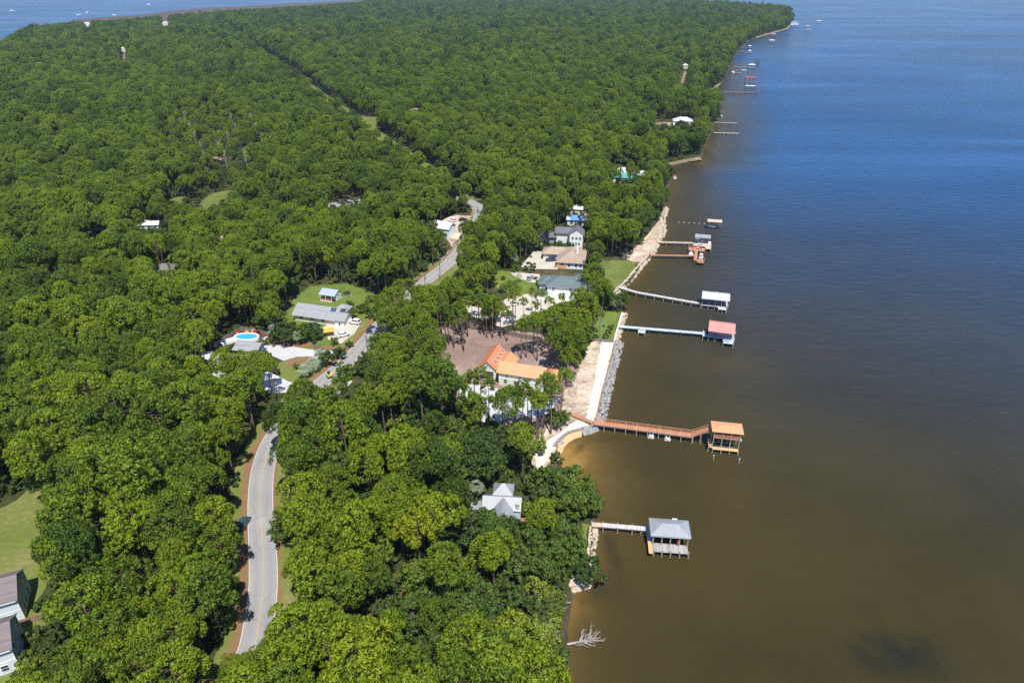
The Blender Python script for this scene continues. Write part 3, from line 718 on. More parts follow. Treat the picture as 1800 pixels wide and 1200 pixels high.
OAK_AREAS = [([(765, 795), (860, 775), (960, 800), (1000, 840), (1080, 880), (1060, 1050), (990, 1070), (985, 1215), (560, 1230), (640, 1090), (790, 1010), (810, 900)], .78),
             ([(470, 640), (400, 560), (430, 500), (520, 470), (620, 490), (720, 500), (740, 460), (640, 440), (700, 400), (790, 430), (800, 450), (700, 540), (560, 505), (500, 560)], .45),
             ([(1100, 290), (1190, 240), (1260, 180), (1262, 215), (1240, 285), (1175, 300)], .75), ([(1040, 300), (1060, 260), (1110, 330), (1060, 350)], .4),
             ([(-40, 1060), (120, 1050), (180, 1130), (60, 1160)], .5), ([(-50, 800), (70, 790), (70, 850), (-50, 900)], .5)]
ov_np = OPEN_VIEWS
def gen_candidates():
    out = []
    # rows of cells: spacing grows slowly with distance
    y = 46.0
    while y < 4900:
        s = 5.2 - .85 * float(sm(np.array([y]), 150, 260)[0]) + 3.7 * float(sm(np.array([y]), 400, 1600)[0]) + (1.0 if y > 1900 else 0)
        x0 = -0.86 * y - 75; x1 = min(0.62 * y + 60, 1100)
        n = int((x1 - x0) / s)
        if n > 0:
            x = x0 + (np.arange(n) + rs.rand() + rs.uniform(-.42, .42, n)) * s
            yy = y + rs.uniform(-.42, .42, n) * s
            out.append(np.stack([x, yy, np.full(n, s)], 1))
        y += s * 0.93
    return np.concatenate(out)
C = gen_candidates()
keep = in_polys_np(C[:, 0], C[:, 1], LAND)
keep &= ~((C[:, 0] > -112) & (C[:, 0] < -82) & (C[:, 1] < 83) & (C[:, 1] > 62))
for z_ in CLEAR: keep &= ~in_polys_np(C[:, 0], C[:, 1], z_)
keep &= ~in_polys_np(C[:, 0], C[:, 1], [P(x, y, 0) for x, y in MARSH])
C = C[keep]
rc_np = [(p.x, p.y) for p in RC]
dr = seg_dist(C[:, :2], rc_np)
keep = dr > np.where(C[:, 1] > 400, 9.3, 5.0)
C = C[keep]
ds = np.full(len(C), 1e3); m_ = C[:, 1] < 2800
ds[m_] = seg_dist(C[m_, :2], [(p.x, p.y) for p in shore_r[::2]])
C = C[ds > .3]; ds = ds[ds > .3]
n = len(C)
u = rs.rand(n)
# patchy density
def vnoise(X, Y, s, seed):
    g = np.random.RandomState(seed); T = g.rand(64, 64)
    x = X / s; y = Y / s; xi = np.floor(x).astype(int); yi = np.floor(y).astype(int); fx = x - xi; fy = y - yi
    fx = fx * fx * (3 - 2 * fx); fy = fy * fy * (3 - 2 * fy)
    a = T[yi % 64, xi % 64]; b = T[yi % 64, (xi + 1) % 64]; c = T[(yi + 1) % 64, xi % 64]; d = T[(yi + 1) % 64, (xi + 1) % 64]
    return (a * (1 - fx) + b * fx) * (1 - fy) + (c * (1 - fx) + d * fx) * fy
dn1 = vnoise(C[:, 0], C[:, 1], 28, 1) * .6 + vnoise(C[:, 0], C[:, 1], 90, 2) * .4
scrub = in_polys_np(C[:, 0], C[:, 1], [P(x, y) for x, y in [(270, 250), (330, 190), (430, 215), (480, 300), (440, 345), (330, 345)]])
keepp = np.where(scrub, .62, np.where(C[:, 1] < 200, .97, .90 - .3 * (dn1 < .3)))
ok = u < keepp
C, ds, dn1, scrub = C[ok], ds[ok], dn1[ok], scrub[ok]; n = len(C)
hs = vnoise(C[:, 0], C[:, 1], 55, 4) * .5 + vnoise(C[:, 0], C[:, 1], 17, 5) * .5
scl = .74 + .42 * hs + rs.normal(0, .09, n)
scl = np.clip(scl, .5, 1.25) * (C[:, 2] / 6.2) ** .34
scl *= np.where(scrub, .8, 1) * (1 - .17 * sm(C[:, 1], 160, 300) * (1 - sm(C[:, 1], 600, 1400)))
drc = seg_dist(C[:, :2], [(q.x, q.y) for q in RC]); side = (C[:, 0] + 17.2) * .906 + (C[:, 1] - 363) * .424
scl *= np.where((C[:, 1] > 380) & (drc < 34), np.where(side < 0, .88, 1.12), 1)
far_f = sm(C[:, 1], 900, 2500)
po = np.full(n, .1) + .25 * (vnoise(C[:, 0], C[:, 1], 45, 9) > .72)
for poly, pr in OAK_AREAS:
    po[in_polys_np(C[:, 0], C[:, 1], [P(x, y) for x, y in poly])] = pr
po[(ds < 30) & (C[:, 1] > 300)] = .45
isoak = rs.rand(n) < po
scl *= np.exp(rs.normal(0, .12, n))
vi = rs.randint(0, 8, n); vo = rs.randint(0, 7, n)
vi = np.where(rs.rand(n) < np.where(C[:, 1] < 150, .05, .2), rs.randint(8, 12, n), vi)
isoak |= scrub & (rs.rand(n) < .5); vo = np.where(scrub, rs.randint(5, 7, n), vo)
PT = PINES + THIN
# reject what would stand in front of the open views
Hs = np.where(isoak, np.array([(OAKS + BROAD)[k][3] for k in vo]), np.array([PT[k][3] for k in vi])) * scl
Rw = np.where(isoak, np.array([(OAKS + BROAD)[k][2] for k in vo]), np.array([PT[k][2] for k in vi])) * scl
px, py, pm = np.empty(n), np.empty(n), np.empty(n)
bad = np.zeros(n, bool)
cut = {}
for fr, rad in ((.99, 0), (.86, .6), (.86, -.6), (.7, .9), (.7, -.9), (.7, 0), (.5, .6), (.5, -.6), (.3, 0), (.02, 0)):
    Z = ZL + Hs * fr; z = Z - CAMH
    dep = C[:, 1] * math.cos(TH) - z * math.sin(TH); upv = C[:, 1] * math.sin(TH) + z * math.cos(TH)
    X = 900 + F * (C[:, 0] + rad * Rw) / dep; Y = 600 - F * upv / dep
    for pl in OPEN_VIEWS: bad |= in_polys_np(X, Y, pl)
    if fr == .7 and rad == 0: px, py, pm = X, Y, F / dep
vis = (px > -260) & (px < 2060) & (py < 1420)
sel = ~bad & vis
C, scl, isoak, vi, vo, px, py, pm, Hs, Rw, scrub = [a[sel] for a in (C, scl, isoak, vi, vo, px, py, pm, Hs, Rw, scrub)]
n = len(C)
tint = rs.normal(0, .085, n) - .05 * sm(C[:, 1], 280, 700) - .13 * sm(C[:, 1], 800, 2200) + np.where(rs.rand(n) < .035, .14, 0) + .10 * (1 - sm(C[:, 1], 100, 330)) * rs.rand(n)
tint += np.where(scrub, .1, 0)
rotv = rs.rand(n) * 6.283

# -------- hand-placed trees, from where their stems meet the ground in the photo
HAND = []       # (px, py, family, variant, scale, tint, area)
lot = [(772, 600), (784, 612), (798, 612), (812, 598), (822, 592), (789, 606), (806, 586), (776, 588), (762, 594), (851, 588), (856, 594), (866, 594), (891, 600), (852, 576), (870, 574), (905, 583), (916, 630), (925, 628), (937, 622), (944, 634), (952, 618), (957, 612), (966, 640), (902, 572),
       (815, 617), (830, 575), (842, 566), (972, 628), (979, 645), (985, 610), (768, 622), (757, 615), (748, 604), (738, 600)]
for i, (x, y) in enumerate(lot): HAND.append((x, y, 'thin', i % 4, rnd.uniform(.72, .95), rnd.uniform(-.02, .14), 'lot'))
frontp = [(836, 728), (845, 730), (884, 748), (893, 752), (905, 744), (918, 746), (928, 756), (946, 766), (934, 750), (955, 746), (965, 740), (952, 769), (942, 776), (860, 742), (975, 726), (986, 720), (818, 726), (968, 756)]
for i, (x, y) in enumerate(frontp): HAND.append((x, y + 6, 'thin', (i * 3) % 4, rnd.uniform(.76, .98), rnd.uniform(0, .16), 'front'))
for i, (x, y) in enumerate([(985, 660), (995, 648), (1002, 640), (1010, 628), (1018, 620), (1000, 668), (1024, 608), (1012, 648), (992, 632), (1030, 598), (1008, 600), (996, 612), (980, 598), (1020, 640)]):
    HAND.append((x, y, 'pine', i % 8, rnd.uniform(.7, .95), rnd.uniform(0, .16), 'shorelot'))
for i, (x, y) in enumerate([(985, 560), (962, 572), (940, 575), (968, 590), (1000, 575), (1024, 570), (1018, 552), (920, 572), (902, 560), (885, 548), (872, 566), (1035, 560), (1040, 530), (1030, 520), (1042, 505), (1045, 488), (935, 548), (950, 560), (862, 580), (880, 590)]):
    HAND.append((x, y + 4, 'pine' if x > 1015 or x < 880 else 'thin', i % 4, rnd.uniform(.56, .74), rnd.uniform(0, .12), 'whitehouse'))
for i, (x, y) in enumerate([(676, 606), (672, 598), (685, 590), (690, 575), (700, 570), (712, 560), (724, 548), (684, 622), (694, 608), (705, 592), (718, 582), (735, 560), (748, 552)]):
    HAND.append((x, y, 'pine' if i % 3 else 'thin', i % 4, rnd.uniform(.62, .85), rnd.uniform(0, .14), 'roadside'))
for i, (x, y) in enumerate([(744, 612), (752, 632), (738, 640), (724, 650), (728, 626), (764, 650), (776, 664), (756, 668), (742, 676), (712, 664), (706, 640), (770, 686), (708, 620), (722, 604), (734, 588), (752, 580)]):
    HAND.append((x, y, 'pine' if i % 2 else 'thin', (i * 3) % 4, rnd.uniform(.68, .9), rnd.uniform(0, .14), 'lotedge'))
for i, (x, y) in enumerate([(418, 1202), (446, 1206), (474, 1200), (432, 1228), (462, 1230), (490, 1180), (500, 1150), (405, 1222)]):
    HAND.append((x, y + 8, 'pine', (i * 3) % 8, rnd.uniform(.42, .55), rnd.uniform(-.02, .1), 'bottom'))
for i, (x, y) in enumerate([(1070, 336), (1082, 332), (1094, 336), (1106, 330), (1118, 334), (1060, 328), (1128, 328), (1076, 344), (1100, 344), (1112, 342)]):
    HAND.append((x, y, 'pine' if i % 2 else 'broad', i % 2, rnd.uniform(.62, .85), rnd.uniform(-.05, .1), 'northshore'))
for i, (x, y) in enumerate([(1165, 238), (1180, 236), (1195, 237), (1210, 236), (1224, 234), (1150, 240), (1172, 246), (1205, 244)]):
    HAND.append((x, y, 'oak', i % 5, rnd.uniform(.75, 1.0), rnd.uniform(-.1, .05), 'northshore'))
for i, (x, y) in enumerate([(400, 690), (412, 702), (430, 708), (452, 712), (470, 705), (486, 700), (420, 680), (445, 690), (462, 690), (478, 684), (436, 672), (404, 672), (455, 676)]):
    HAND.append((x, y + 4, 'pine' if i % 3 == 0 else 'thin', (i * 3) % 4, rnd.uniform(.6, .78), rnd.uniform(-.06, .12), 'pool'))
for i, (x, y) in enumerate([(1100, 455), (1090, 450), (1075, 452), (1112, 445), (1122, 430), (1082, 440), (1066, 445), (1130, 415), (1055, 452), (1140, 400), (1120, 410), (1105, 425)]):
    HAND.append((x, y, 'pine', i % 8, rnd.uniform(.8, 1.0), rnd.uniform(-.04, .08), 'northshore'))
HAND += [(550, 600, 'oak', 3, .9, .0, 'greyhouse'), (534, 602, 'oak', 1, .75, .05, 'greyhouse'), (516, 599, 'oak', 3, .85, -.05, 'greyhouse'), (500, 606, 'oak', 0, .8, -.05, 'greyhouse'), (596, 630, 'oak', 3, .5, .05, 'greyhouse'),
         (588, 606, 'oak', 3, .36, .05, 'greyhouse'), (620, 560, 'broad', 0, .55, .1, 'greyhouse'), (650, 560, 'broad', 1, .62, .05, 'greyhouse'), (636, 552, 'broad', 0, .6, .1, 'greyhouse'), (668, 548, 'broad', 1, .6, .0, 'greyhouse'), (614, 545, 'broad', 1, .6, 0, 'greyhouse'),
         (988, 748, 'oak', 3, .6, .1, 'beach'), (975, 752, 'broad', 0, .8, .1, 'beach'), (948, 800, 'broad', 1, .7, .1, 'beach'),
         (1026, 908, 'oak', 0, .8, .0, 'shoreoak'), (1010, 880, 'oak', 2, .8, .05, 'shoreoak'), (985, 880, 'oak', 4, .8, .0, 'shoreoak'), (950, 868, 'oak', 1, .85, 0, 'shoreoak'), (1040, 900, 'oak', 3, .6, .05, 'shoreoak'),
         (1032, 1022, 'oak', 3, .78, .0, 'shoreoak'), (1010, 1000, 'oak', 1, .8, .05, 'shoreoak'), (1000, 975, 'oak', 2, .7, .0, 'shoreoak'), (985, 1000, 'oak', 0, .7, 0, 'shoreoak'),
         (925, 1160, 'oak', 2, .8, .42, 'shoreoak'), (900, 1140, 'oak', 0, .85, .40, 'shoreoak'), (950, 1195, 'broad', 0, .8, .1, 'shoreoak'), (945, 1125, 'broad', 1, .7, .2, 'shoreoak'), (965, 1075, 'broad', 1, .7, .35, 'shoreoak'), (945, 1060, 'broad', 0, .8, .35, 'shoreoak'),
         (944, 962, 'pine', 0, .7, .30, 'shoreoak'), (770, 980, 'pine', 4, .95, .42, 'right'), (740, 1010, 'pine', 0, .85, .40, 'right'), (550, 935, 'pine', 4, .9, .26, 'right'), (730, 880, 'pine', 4, 1.0, .24, 'right'), (715, 870, 'pine', 0, 1.0, .2, 'right'),
         (640, 640, 'broad', 1, .7, .1, 'roadside'), (676, 650, 'oak', 3, .8, .05, 'roadside'), (615, 665, 'broad', 0, .7, 0, 'island'), (600, 632, 'broad', 1, .75, .05, 'island'), (575, 645, 'broad', 0, .85, -.05, 'island'), (640, 660, 'oak', 3, .7, 0, 'island'),
         (790, 828, 'oak', 0, 1.0, -.08, 'right'), (830, 838, 'oak', 2, .95, -.1, 'right'), (810, 800, 'oak', 4, 1.0, -.08, 'right'), (850, 812, 'oak', 0, 1.0, -.05, 'right'), (780, 860, 'oak', 2, 1.0, -.08, 'right'), (705, 775, 'broad', 0, 1.15, .45, 'right'), (885, 800, 'oak', 1, 1.0, 0, 'right'),
         (870, 830, 'oak', 4, .9, -.04, 'right'), (846, 956, 'oak', 2, .8, -.02, 'shoreoak'), (888, 962, 'oak', 0, .8, 0, 'shoreoak'), (838, 972, 'oak', 4, .9, 0, 'shoreoak')]
FAM = {'pine': PINES, 'thin': THIN, 'oak': OAKS, 'broad': BROAD}

# -------- which ones stand as single trees: the largest in view
hand_xy = np.array([[P(h[0], h[1]).x, P(h[0], h[1]).y] for h in HAND])
keep = np.ones(n, bool)
for k, h in enumerate(HAND):
    rr = 2.2 if h[2] == 'thin' else 3.6
    keep &= np.hypot(C[:, 0] - hand_xy[k, 0], C[:, 1] - hand_xy[k, 1]) > rr
C, scl, isoak, vi, vo, px, py, pm, Hs, Rw, tint, rotv = [a[keep] for a in (C, scl, isoak, vi, vo, px, py, pm, Hs, Rw, tint, rotv)]
n = len(C)
inview = (px > -25) & (px < 1825) & (py > -20) & (py < 1240)
size = Hs * pm * np.where(inview, 1, .01)
hp = sum(1 for h in HAND if h[2] in ('pine', 'thin')); ho = len(HAND) - hp
single = np.zeros(n, bool)
ip = np.where(~isoak & inview)[0]; single[ip[np.argsort(-size[ip])[:max(0, 300 - hp)]]] = True
io = np.where(isoak & inview)[0]; single[io[np.argsort(-size[io])[:max(0, 292 - ho)]]] = True
AREA = {'lotedge': ('on the bare lot\'s road side', 'pines at the road side of the bare brown lot'),
        'lot': ('standing in the bare brown lot', 'pines in the bare brown lot'),
        'front': ('standing before the orange roofed house', 'pines before the orange roofed house'),
        'shorelot': ('beside the white sand strip', 'trees beside the white sand strip'),
        'whitehouse': ('around the white two storey house', 'trees around the white house'),
        'roadside': ('beside the straight road', 'trees beside the straight road'),
        'pool': ('in front of the blue oval swimming pool', 'trees before the swimming pool'),
        'northshore': ('on the shore beyond the pale shore lawn', 'trees on the shore beyond the lawns'),
        'greyhouse': ('around the grey shingled house and its lawn', 'trees around the grey shingled house'),
        'beach': ('beside the little sandy cove', 'trees beside the sandy cove'),
        'shoreoak': ('between the cabin and the water', 'trees between the cabin and the water'),
        'right': ('between the curving road and cabin', 'trees between the curving road and the cabin'),
        'island': ('round the lawn inside the looping driveway', 'trees inside the looping driveway'),
        'left': ('in the wood left of the curving road', 'trees left of the curving road'),
        'leftfield': ('beside the mown field', 'trees beside the mown field'),
        'mid': ('between the pool and curving road', 'trees between the pool and the curving road'),
        'bottom': ('in the wood at the near road end', 'trees at the near end of the road'),
        'far': ('in the wide wood beyond the houses', 'trees of the wide wood beyond the houses')}
def area_of(x, y):
    if y < 560: return 'far'
    if x < 200 and y > 840: return 'leftfield'
    if y > 1080 and x < 760: return 'bottom'
    if x < 455 and y > 700: return 'left'
    if x < 480: return 'mid'
    if x > 800 and y > 780: return 'shoreoak'
    if y < 760 and x > 760: return 'front'
    return 'right'
def tree_label(fam, t, s, area):
    t2 = t
    if fam == 'thin': look = ('slim pine with a small pale green crown', 'slim pine with a small deep green crown')[t2 < .06]; nm, cat = 'pine_tree', 'tree'
    elif fam == 'pine': look = 'yellow green pine' if t2 > .18 else 'bright green pine' if t2 > .05 else 'mid green pine' if t2 > -.07 else 'dull dark green pine'; look = ('tall ' if s > .95 else 'short ' if s < .75 else '') + look; nm, cat = 'pine_tree', 'tree'
    elif fam == 'oak': look = 'broad yellowish oak' if t2 > .2 else 'broad mid green oak' if t2 > .02 else 'broad dark green oak'; nm, cat = 'oak_tree', 'tree'
    else: look = 'small pale green leafy tree' if t2 > .08 else 'small dull green leafy tree'; nm, cat = 'leafy_tree', 'tree'
    return nm, look + ' ' + AREA[area][0], cat, look.replace('tall ', 'tall ') + 's, ' + AREA[area][1]
PROTO = {}
def plant(fam, v, x, y, s, rz, t, area):
    me, tm, _, _ = FAM[fam][v]
    nm, lab, cat, grp = tree_label(fam, t, s, area)
    root = thing(nm, lab, cat, (x, y, ZL), rz, grp[:90])
    root.scale = (s * rnd.uniform(.93, 1.08), s * rnd.uniform(.93, 1.08), s)
    if (fam, v) not in PROTO:
        a = bpy.data.objects.new('crown', me); b = bpy.data.objects.new('trunk', tm); PROTO[fam, v] = (a, b)
    else:
        a, b = PROTO[fam, v][0].copy(), PROTO[fam, v][1].copy()
    for o in (a, b): COL.objects.link(o); o.parent = root
    a['tint'] = float(t)
    return root
for k, h in enumerate(HAND):
    fv = FAM[h[2]]; plant(h[2], h[3] % len(fv), hand_xy[k, 0], hand_xy[k, 1], h[4], rnd.uniform(0, 6.28), h[5], h[6])
for i in np.where(single)[0]:
    fam, v = (('pine', vi[i]) if vi[i] < 8 else ('thin', vi[i] - 8)) if not isoak[i] else ('oak', vo[i]) if vo[i] < 5 else ('broad', vo[i] - 5)
    plant(fam, int(v), C[i, 0], C[i, 1], float(scl[i]), float(rotv[i]), float(tint[i]), area_of(px[i], py[i]))

# -------- the rest of the woods: one object each, built from the same trees
def woods(name, label, cat, protos, xyz, rz, sc, var, tn, trunks=True):
    me = bpy.data.meshes.new(name); k = len(xyz)
    me.vertices.add(k); me.vertices.foreach_set('co', np.asarray(xyz, np.float32).ravel())
    def A(nm, typ, arr, key='value'):
        at = me.attributes.new(nm, typ, 'POINT'); at.data.foreach_set(key, arr)
    rv = np.zeros((k, 3), np.float32); rv[:, 2] = rz
    A('rotv', 'FLOAT_VECTOR', rv.ravel(), 'vector')
    sv_ = np.stack([sc * rs.uniform(.92, 1.1, k), sc * rs.uniform(.92, 1.1, k), sc], 1).astype(np.float32)
    A('sclv', 'FLOAT_VECTOR', sv_.ravel(), 'vector'); A('var', 'INT', np.asarray(var, np.int32)); A('tint', 'FLOAT', np.asarray(tn, np.float32))
    ob = bpy.data.objects.new(name, me); COL.objects.link(ob)
    g = bpy.data.node_groups.new(name, 'GeometryNodeTree')
    g.interface.new_socket('Geometry', in_out='INPUT', socket_type='NodeSocketGeometry')
    g.interface.new_socket('Geometry', in_out='OUTPUT', socket_type='NodeSocketGeometry')
    gi = g.nodes.new('NodeGroupInput'); go = g.nodes.new('NodeGroupOutput')
    jn = g.nodes.new('GeometryNodeJoinGeometry')
    for a, b in protos[::-1]:
        j2 = g.nodes.new('GeometryNodeJoinGeometry')
        for o in (a, b) if trunks else (a,):
            oi = g.nodes.new('GeometryNodeObjectInfo'); oi.inputs['Object'].default_value = o; oi.transform_space = 'ORIGINAL'
            g.links.new(oi.outputs['Geometry'], j2.inputs[0])
        gt = g.nodes.new('GeometryNodeGeometryToInstance'); g.links.new(j2.outputs[0], gt.inputs[0]); g.links.new(gt.outputs[0], jn.inputs[0])
    ip_ = g.nodes.new('GeometryNodeInstanceOnPoints'); ip_.inputs['Pick Instance'].default_value = True
    mp = g.nodes.new('GeometryNodeMeshToPoints'); g.links.new(gi.outputs[0], mp.inputs[0])
    g.links.new(mp.outputs[0], ip_.inputs['Points']); g.links.new(jn.outputs[0], ip_.inputs['Instance'])
    for nm, dt, sk in (('rotv', 'FLOAT_VECTOR', 'Rotation'), ('sclv', 'FLOAT_VECTOR', 'Scale'), ('var', 'INT', 'Instance Index')):
        na = g.nodes.new('GeometryNodeInputNamedAttribute'); na.data_type = dt; na.inputs['Name'].default_value = nm
        g.links.new(na.outputs['Attribute'], ip_.inputs[sk])
    g.links.new(ip_.outputs[0], go.inputs[0])
    md = ob.modifiers.new('woods', 'NODES'); md.node_group = g
    return tag(ob, label, cat, None, 'stuff')
for fam in FAM:
    for v in range(len(FAM[fam])):
        if (fam, v) not in PROTO: print('no single tree of', fam, v)
rest = ~single
a = rest & ~isoak; b = rest & isoak
xyz = np.c_[C[:, 0], C[:, 1], np.full(n, ZL)]
woods('pine_woods', 'pine wood spreading over the whole peninsula beyond the nearer trees', 'woods', [PROTO['pine', k] for k in range(8)] + [PROTO['thin', k] for k in range(4)], xyz[a], rotv[a], scl[a] * np.where(vi[a] > 7, 1.1, 1), vi[a], tint[a])
bk = [('oak', k) for k in range(5)] + [('broad', k) for k in range(2)]
woods('broadleaf_woods', 'darker broadleaf trees scattered through the pine wood and along the far shore', 'woods', [PROTO[k] for k in bk], xyz[b], rotv[b], scl[b], vo[b], tint[b])
print('trees', n, 'single', single.sum(), 'pine stuff', a.sum(), 'broad stuff', b.sum())

# -------- shrubs: singles where they can be made out, undergrowth for the rest
def shrub(x, y, v, s, t, lab, cat='shrub', grp=None, w=None):
    w = w or P(x, y)
    root = thing('shrub', lab, cat, (w.x, w.y, ZL), rnd.uniform(0, 6.28), grp); root.scale = (s, s, s)
    if ('bush', v) not in PROTO:
        a = bpy.data.objects.new('foliage', BUSH[v][0]); b = bpy.data.objects.new('stem', BUSH[v][1]); PROTO['bush', v] = (a, b)
    else: a, b = PROTO['bush', v][0].copy(), PROTO['bush', v][1].copy()
    for o in (a, b): COL.objects.link(o); o.parent = root
    a['tint'] = t
for i, (x, y) in enumerate([(610, 520), (660, 530), (520, 648), (616, 610), (480, 600), (468, 606)]):
    shrub(x, y, i % 3, .9, .05, ['round shrub behind the blue roofed shed', 'round shrub on the lawn behind the grey shingled house', 'small round shrub on the lawn inside the looping driveway', 'low shrub beside the straight road by the driveway mouth', 'leafy shrub at the end of the pool house', 'low leafy shrub beside the pool house wall'][i])
for i in range(34):
    x = 979 + rnd.uniform(-26, 9) * (1 if i < 16 else .5); y = 1050 + (i % 17) * 9.5
    shrub(x - (8 if y > 1100 else 0), y, i % 3, rnd.uniform(.7, 1.2), .3, 'yellow green shrub on the bank above the fallen grey tree', 'shrub', 'yellow green shrubs on the bank')
for i, (x, y) in enumerate([(935, 513), (946, 500), (942, 492), (885, 492)]):
    shrub(x, y, i % 3, .7, -.02, 'dark green shrub beside the white house driveway', 'shrub', 'shrubs by the white house drive')
for i in range(9): shrub(1066 + i * 1.5 - (i % 2) * 6, 598 - i * 3, i % 3, .45, .05, 'low shrub along the lawn edge by the pale blue pier', 'shrub', 'shrubs by the pale blue pier')
for i, (x, y) in enumerate([(1040, 520), (1052, 512), (1060, 505), (1068, 525), (1076, 530), (1082, 526)]): shrub(x, y, i % 3, .8, .05, 'green shrub by the root of the angled grey pier', 'shrub', 'shrubs by the angled grey pier')
U = []
y = 52.0
while y < 620:
    s = 2.9 + .008 * y; x0 = -0.84 * y - 30; x1 = .5 * y + 30; k = int((x1 - x0) / s)
    U.append(np.stack([x0 + (np.arange(k) + rs.rand(k)) * s, y + rs.rand(k) * s], 1)); y += s
U = np.concatenate(U)
ku = in_polys_np(U[:, 0], U[:, 1], LAND) & (rs.rand(len(U)) < .8)
for z_ in CLEAR: ku &= ~in_polys_np(U[:, 0], U[:, 1], z_)
ku &= seg_dist(U, rc_np) > 5.5 + rs.rand(len(U)) * 2
U = U[ku]; k = len(U)
Zp = np.full(k, 2.5) - CAMH; dep = U[:, 1] * math.cos(TH) - Zp * math.sin(TH); uu = U[:, 1] * math.sin(TH) + Zp * math.cos(TH)
UX, UY = 900 + F * U[:, 0] / dep, 600 - F * uu / dep
gd = np.ones(k, bool)
for pl in OPEN_VIEWS[:20]: gd &= ~in_polys_np(UX, UY, pl)
gd &= seg_dist(U, [(p.x, p.y) for p in shore_r[::2]]) > .8
U = U[gd]; k = len(U)
woods('undergrowth', 'low green undergrowth of saplings and palmetto filling the woods between the trunks', 'undergrowth', [PROTO['bush', j] for j in range(3)], np.c_[U, np.full(k, ZL)], rs.rand(k) * 6.28, rs.uniform(.6, 1.5, k), rs.randint(0, 3, k), rs.normal(-.02, .12, k))
# ------------------------------------------------------------------ piers, boathouses, seawalls
def V3(p, z): return Vector((p[0], p[1], z))
def pier(name, label, cat, pts, width, z, mat, pile='pile', step=4.0, rails=(), railmat=None, railh=1.0, first=None, wave=0.0, group=None, posts=True):
    """pts: world (x, y) or (x, y, z) along the walk; everything is built relative to the first point"""
    pts = [Vector((p[0], p[1], p[2] if len(p) > 2 else z)) for p in pts]
    o0 = Vector((pts[0].x, pts[0].y, 0)); d0 = (pts[-1] - pts[0]); rz = math.atan2(d0.y, d0.x)
    root = thing(name, label, cat, o0, rz, group)
    inv = Matrix.Rotation(-rz, 3, 'Z')
    L = [inv @ (p - o0) for p in pts]
    def strip(a, b, w, th, mb): mb.beam(a - Vector((0, 0, th / 2)), b - Vector((0, 0, th / 2)), w, th)
    mb = MB(); fm = MB(); k0 = 0
    for i, (a, b) in enumerate(zip(L[:-1], L[1:])):
        if first and i == 0:
            m2 = MB(); strip(a, b, width, .12, m2); m2.build('deck', first, root); 
        else: strip(a, b, width, .12, mb)
        t = (b - a).normalized(); n_ = Vector((-t.y, t.x, 0))
        for s in (-1, 1): fm.beam(a + n_ * s * (width / 2 - .15) - Vector((0, 0, .27)), b + n_ * s * (width / 2 - .15) - Vector((0, 0, .27)), .1, .28)
    mb.build('deck', mat, root); fm.build('joists', pile, root)
    # pilings in pairs, each its own part
    for i, (a, b) in enumerate(zip(L[:-1], L[1:])):
        t = (b - a).normalized(); n_ = Vector((-t.y, t.x, 0)); ln = (b - a).length; q = max(1, round(ln / step))
        for j in range(q + (1 if i == len(L) - 2 else 0)):
            p = a + t * (ln * j / q)
            for s in (-1, 1):
                top = p.z + (railh * .98 if ((s > 0 and 'L' in rails) or (s < 0 and 'R' in rails)) else (.25 if posts else -.1))
                m = MB(); c = p + n_ * s * (width / 2 + .1)
                m.tube([(c.x, c.y, -1.2), (c.x, c.y, top)], .13, 7); m.build('piling', pile, root)
    for sd in rails:
        s = 1 if sd == 'L' else -1; m = MB()
        for i, (a, b) in enumerate(zip(L[:-1], L[1:])):
            t = (b - a).normalized(); n_ = Vector((-t.y, t.x, 0)) * s * (width / 2 - .02)
            for h, th in ((railh, .1), (railh * .55, .07), (railh * .22, .07)): m.beam(a + n_ + Vector((0, 0, h)), b + n_ + Vector((0, 0, h)), .12 if h == railh else .05, th)
            q = max(1, round((b - a).length / 1.9))
            for j in range(q): 
                p = a.lerp(b, (j + .5) / q) + n_; m.box((p.x, p.y, p.z + railh / 2), (.09, .09, railh - .06))
        m.build('railing', railmat or mat, root)
    return root
def hip_roof(root, x0, x1, y0, y1, ze, zr, mat, name='roof', inset=None, th=.14):
    w, d = x1 - x0, y1 - y0; mb = MB()
    if w >= d: i = inset if inset is not None else d / 2; r = [(x0 + i, (y0 + y1) / 2, zr), (x1 - i, (y0 + y1) / 2, zr)]
    else: i = inset if inset is not None else w / 2; r = [((x0 + x1) / 2, y0 + i, zr), ((x0 + x1) / 2, y1 - i, zr)]
    b = [(x0, y0, ze), (x1, y0, ze), (x1, y1, ze), (x0, y1, ze)]; e = [(x, y, ze - th) for x, y, _ in b]
    v = b + e + r
    f = [(0, 1, 9, 8), (1, 2, 9), (2, 3, 8, 9), (3, 0, 8)] if w >= d else [(0, 1, 8), (1, 2, 9, 8), (2, 3, 9), (3, 0, 8, 9)]
    f += [(7, 6, 5, 4)] + [(k + 4, (k + 1) % 4 + 4, (k + 1) % 4, k) for k in range(4)]
    mb.add(v, f); return mb.build(name, mat, root)
